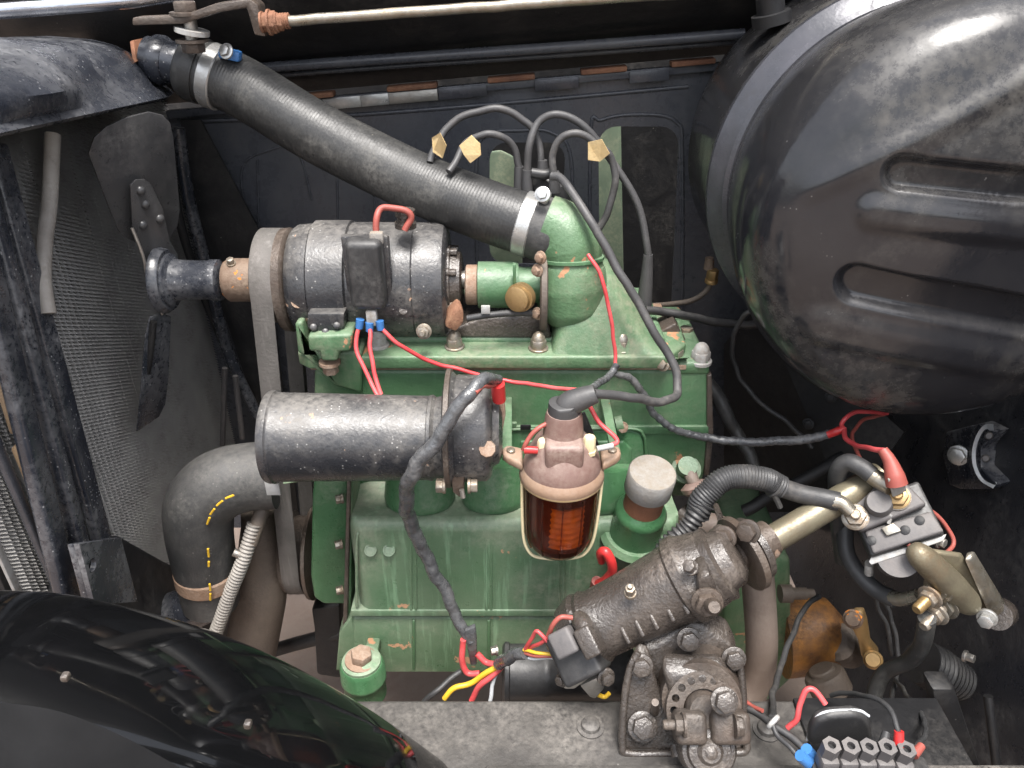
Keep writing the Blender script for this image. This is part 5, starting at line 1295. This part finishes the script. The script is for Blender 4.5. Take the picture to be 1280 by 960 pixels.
make('hook_base', lathe(P(744, 740, -.095), P(746, 726, -.11), [(0, .0085), (.8, .008), (1, .007)], 14), 'dull_red', dp)

wire('oil_breather_hose', 'smooth black hose lying above the steering box', [(745, 766, -.16), (775, 744, -.165), (800, 720, -.165), (822, 700, -.165)], 13, 'rubber', 'hose')
wire('corrugated_conduit', 'black coarse corrugated conduit rising from the steering box', [(808, 716, -.168), (830, 690, -.165), (855, 660, -.155), (882, 628, -.145)], 11.5, 'black_plastic', 'conduit', seg=16, ridge=.0013, pitch=.0062)
wire('corrugated_conduit', 'grey finely corrugated conduit arching behind the coupling', [(870, 645, -.145), (880, 620, -.14), (900, 602, -.135), (930, 596, -.13), (955, 600, -.13), (976, 609, -.13)], 14.5, 'cable', 'conduit', seg=18, ridge=.0007, pitch=.0034)
bt = thing('battery_cable', 'thick grey battery cable from the conduit to the left solenoid stud', 'cable', P(1060, 640, -.16))
make('cable_sleeve', tube([P(970, 607, -.13), P(1000, 617, -.135), P(1030, 623, -.145), P(1048, 627, -.15)], .0115, 16), 'cable', bt, 60)
make('crimped_lug', tube([P(1040, 626, -.149), P(1052, 629, -.155), P(1064, 640, -.163)], [.0105, .0085, .008], 12), 'zinc', bt, 60)
make('cable_tie', lathe(P(966, 606, -.13), P(970, 608, -.13), [(0, .0135), (.2, .0148), (.8, .0148), (1, .0135)], 24), 'cable', bt)
make('tie_tail', tube([P(968, 618, -.14), P(975, 634, -.142)], .0035, 8), 'cable', bt)
s2 = thing('solenoid_cable', 'thick black cable hooping over to the right solenoid stud', 'cable', P(1052, 660, -.13))
make('cable_sleeve', tube([P(1054, 700, -.09), P(1048, 650, -.1), P(1046, 612, -.11), P(1048, 588, -.115), P(1060, 578, -.12), P(1076, 584, -.13), P(1090, 594, -.14)], .0105, 16), 'cable', s2, 60)
make('crimped_lug', tube([P(1086, 592, -.137), P(1098, 600, -.145), P(1114, 610, -.16)], [.0095, .0105, .009], 12), 'zinc', s2, 60)
s3 = thing('starter_cable', 'grey cable curving under the solenoid to a crimped lug', 'cable', P(1120, 752, -.16))
make('cable_sleeve', tube([P(1056, 655, -.10), P(1058, 690, -.12), P(1074, 718, -.14), P(1096, 738, -.16), P(1120, 750, -.18)], .0105, 16), 'cable', s3, 60)
make('crimped_lug', tube([P(1114, 747, -.176), P(1130, 749, -.19), P(1148, 743, -.2)], [.009, .0085, .007], 12), 'zinc', s3, 60)
wire('solenoid_wire', 'thin red brown wire looping round the solenoid corner', [(1146, 626, -.15), (1168, 642, -.15), (1186, 664, -.16), (1190, 682, -.17), (1178, 694, -.185), (1158, 694, -.19), (1142, 688, -.19), (1134, 680, -.185)], 2.8, 'dull_red', 'wire')
wire('earth_strap', 'thick black earth cable bending down from the brass studs', [(1158, 772, -.225), (1157, 792, -.22), (1148, 812, -.21), (1132, 828, -.2), (1112, 838, -.19), (1098, 856, -.19), (1090, 880, -.2)], 11, 'rubber', 'cable')
wire('gearbox_wire', 'thin black wire descending behind the starter cable', [(1088, 715, -.1), (1096, 750, -.1), (1108, 780, -.11), (1116, 818, -.12)], 2.8, 'cable', 'wire')
wire('gearbox_wire', 'thin black wire hanging beside the lower earth cable', [(1096, 730, -.1), (1112, 770, -.1), (1122, 810, -.12), (1120, 848, -.15), (1112, 880, -.2)], 3, 'cable', 'wire')
wire('terminal_wire', 'thin black wire arching to the last screw terminal', [(1120, 850, -.16), (1138, 875, -.22), (1154, 897, -.28), (1156, 915, -.32), (1145, 932, -.355)], 2.6, 'cable', 'wire')
wire('terminal_wire', 'grey wire arching over the black cover to a red ferrule', [(1040, 868, -.26), (1066, 867, -.28), (1095, 874, -.31), (1115, 892, -.335), (1123, 915, -.355)], 3, 'cable', 'wire')
tag(make('crimp_ferrule', tube([P(1124, 914, -.355), P(1123, 932, -.362)], [.0048, .0055], 10), 'red_clip', None, 60), 'red ferrule above the fourth screw terminal', 'ferrule')
tag(make('crimp_ferrule', tube([P(1152, 932, -.355), P(1142, 944, -.365)], [.0042, .005], 10), 'dull_red', None, 60), 'dull red ferrule beside the last screw terminal', 'ferrule')
tag(make('crimp_ferrule', tube([P(1108, 916, -.35), P(1104, 930, -.36)], [.0042, .005], 10), 'cable', None, 60), 'grey ferrule entering the terminal strip', 'ferrule')
wire('flasher_wire', 'red wire looping up from the bundle over the black cover', [(984, 911, -.325), (996, 902, -.325), (1000, 880, -.315), (1008, 864, -.31), (1020, 862, -.31), (1032, 880, -.32)], 3.6, 'red_wire', 'wire')
wire('sender_wire', 'grey wire falling past the orange gearbox to the rail', [(1024, 745, -.06), (1008, 756, -.08), (992, 790, -.12), (975, 835, -.18), (966, 870, -.24), (966, 898, -.31)], 3.4, 'cable', 'wire')
wire('rail_loom', 'black wire bundle along the rail to the blue ferrules', [(930, 882, -.29), (950, 893, -.305), (972, 908, -.325), (998, 930, -.345), (1010, 942, -.355)], 4.6, 'black_plastic', 'wire')
wire('rail_loom', 'thin grey wire beneath the black bundle on the rail', [(964, 900, -.32), (972, 920, -.335), (988, 935, -.35), (1002, 948, -.36)], 3.2, 'cable', 'wire')
tag(make('bundle_ring', lathe(P(964, 900, -.318), P(969, 905, -.322), [(0, .008), (.2, .0095), (.8, .0095), (1, .008)], 20), 'white_metal'), 'pale ring clip around the wire bundle on the rail', 'clip')
for q, lb in (((1008, 936, 1018, 950, -.355), 'blue ferrule on the black wire bundle at the terminal strip'), ((1000, 944, 1012, 954, -.362), 'blue ferrule on the thin grey wire at the terminal strip')):
    tag(make('crimp_ferrule', tube([P(q[0], q[1], q[4]), P(q[2], q[3], q[4])], [.006, .0068], 12), 'blue', None, 60), lb, 'ferrule')
wire('rail_wire', 'short red wire emerging from behind the steering box bracket', [(926, 872, -.28), (938, 880, -.29), (954, 888, -.305)], 2.6, 'dull_red', 'wire')
wire('plug_tail', 'short yellow wire end below the black plug', [(748, 868, -.25), (756, 870, -.25), (761, 866, -.25)], 2.8, 'yellow_wire', 'wire')

for o in bpy.data.objects:
    if '_o' in o: del o['_o']
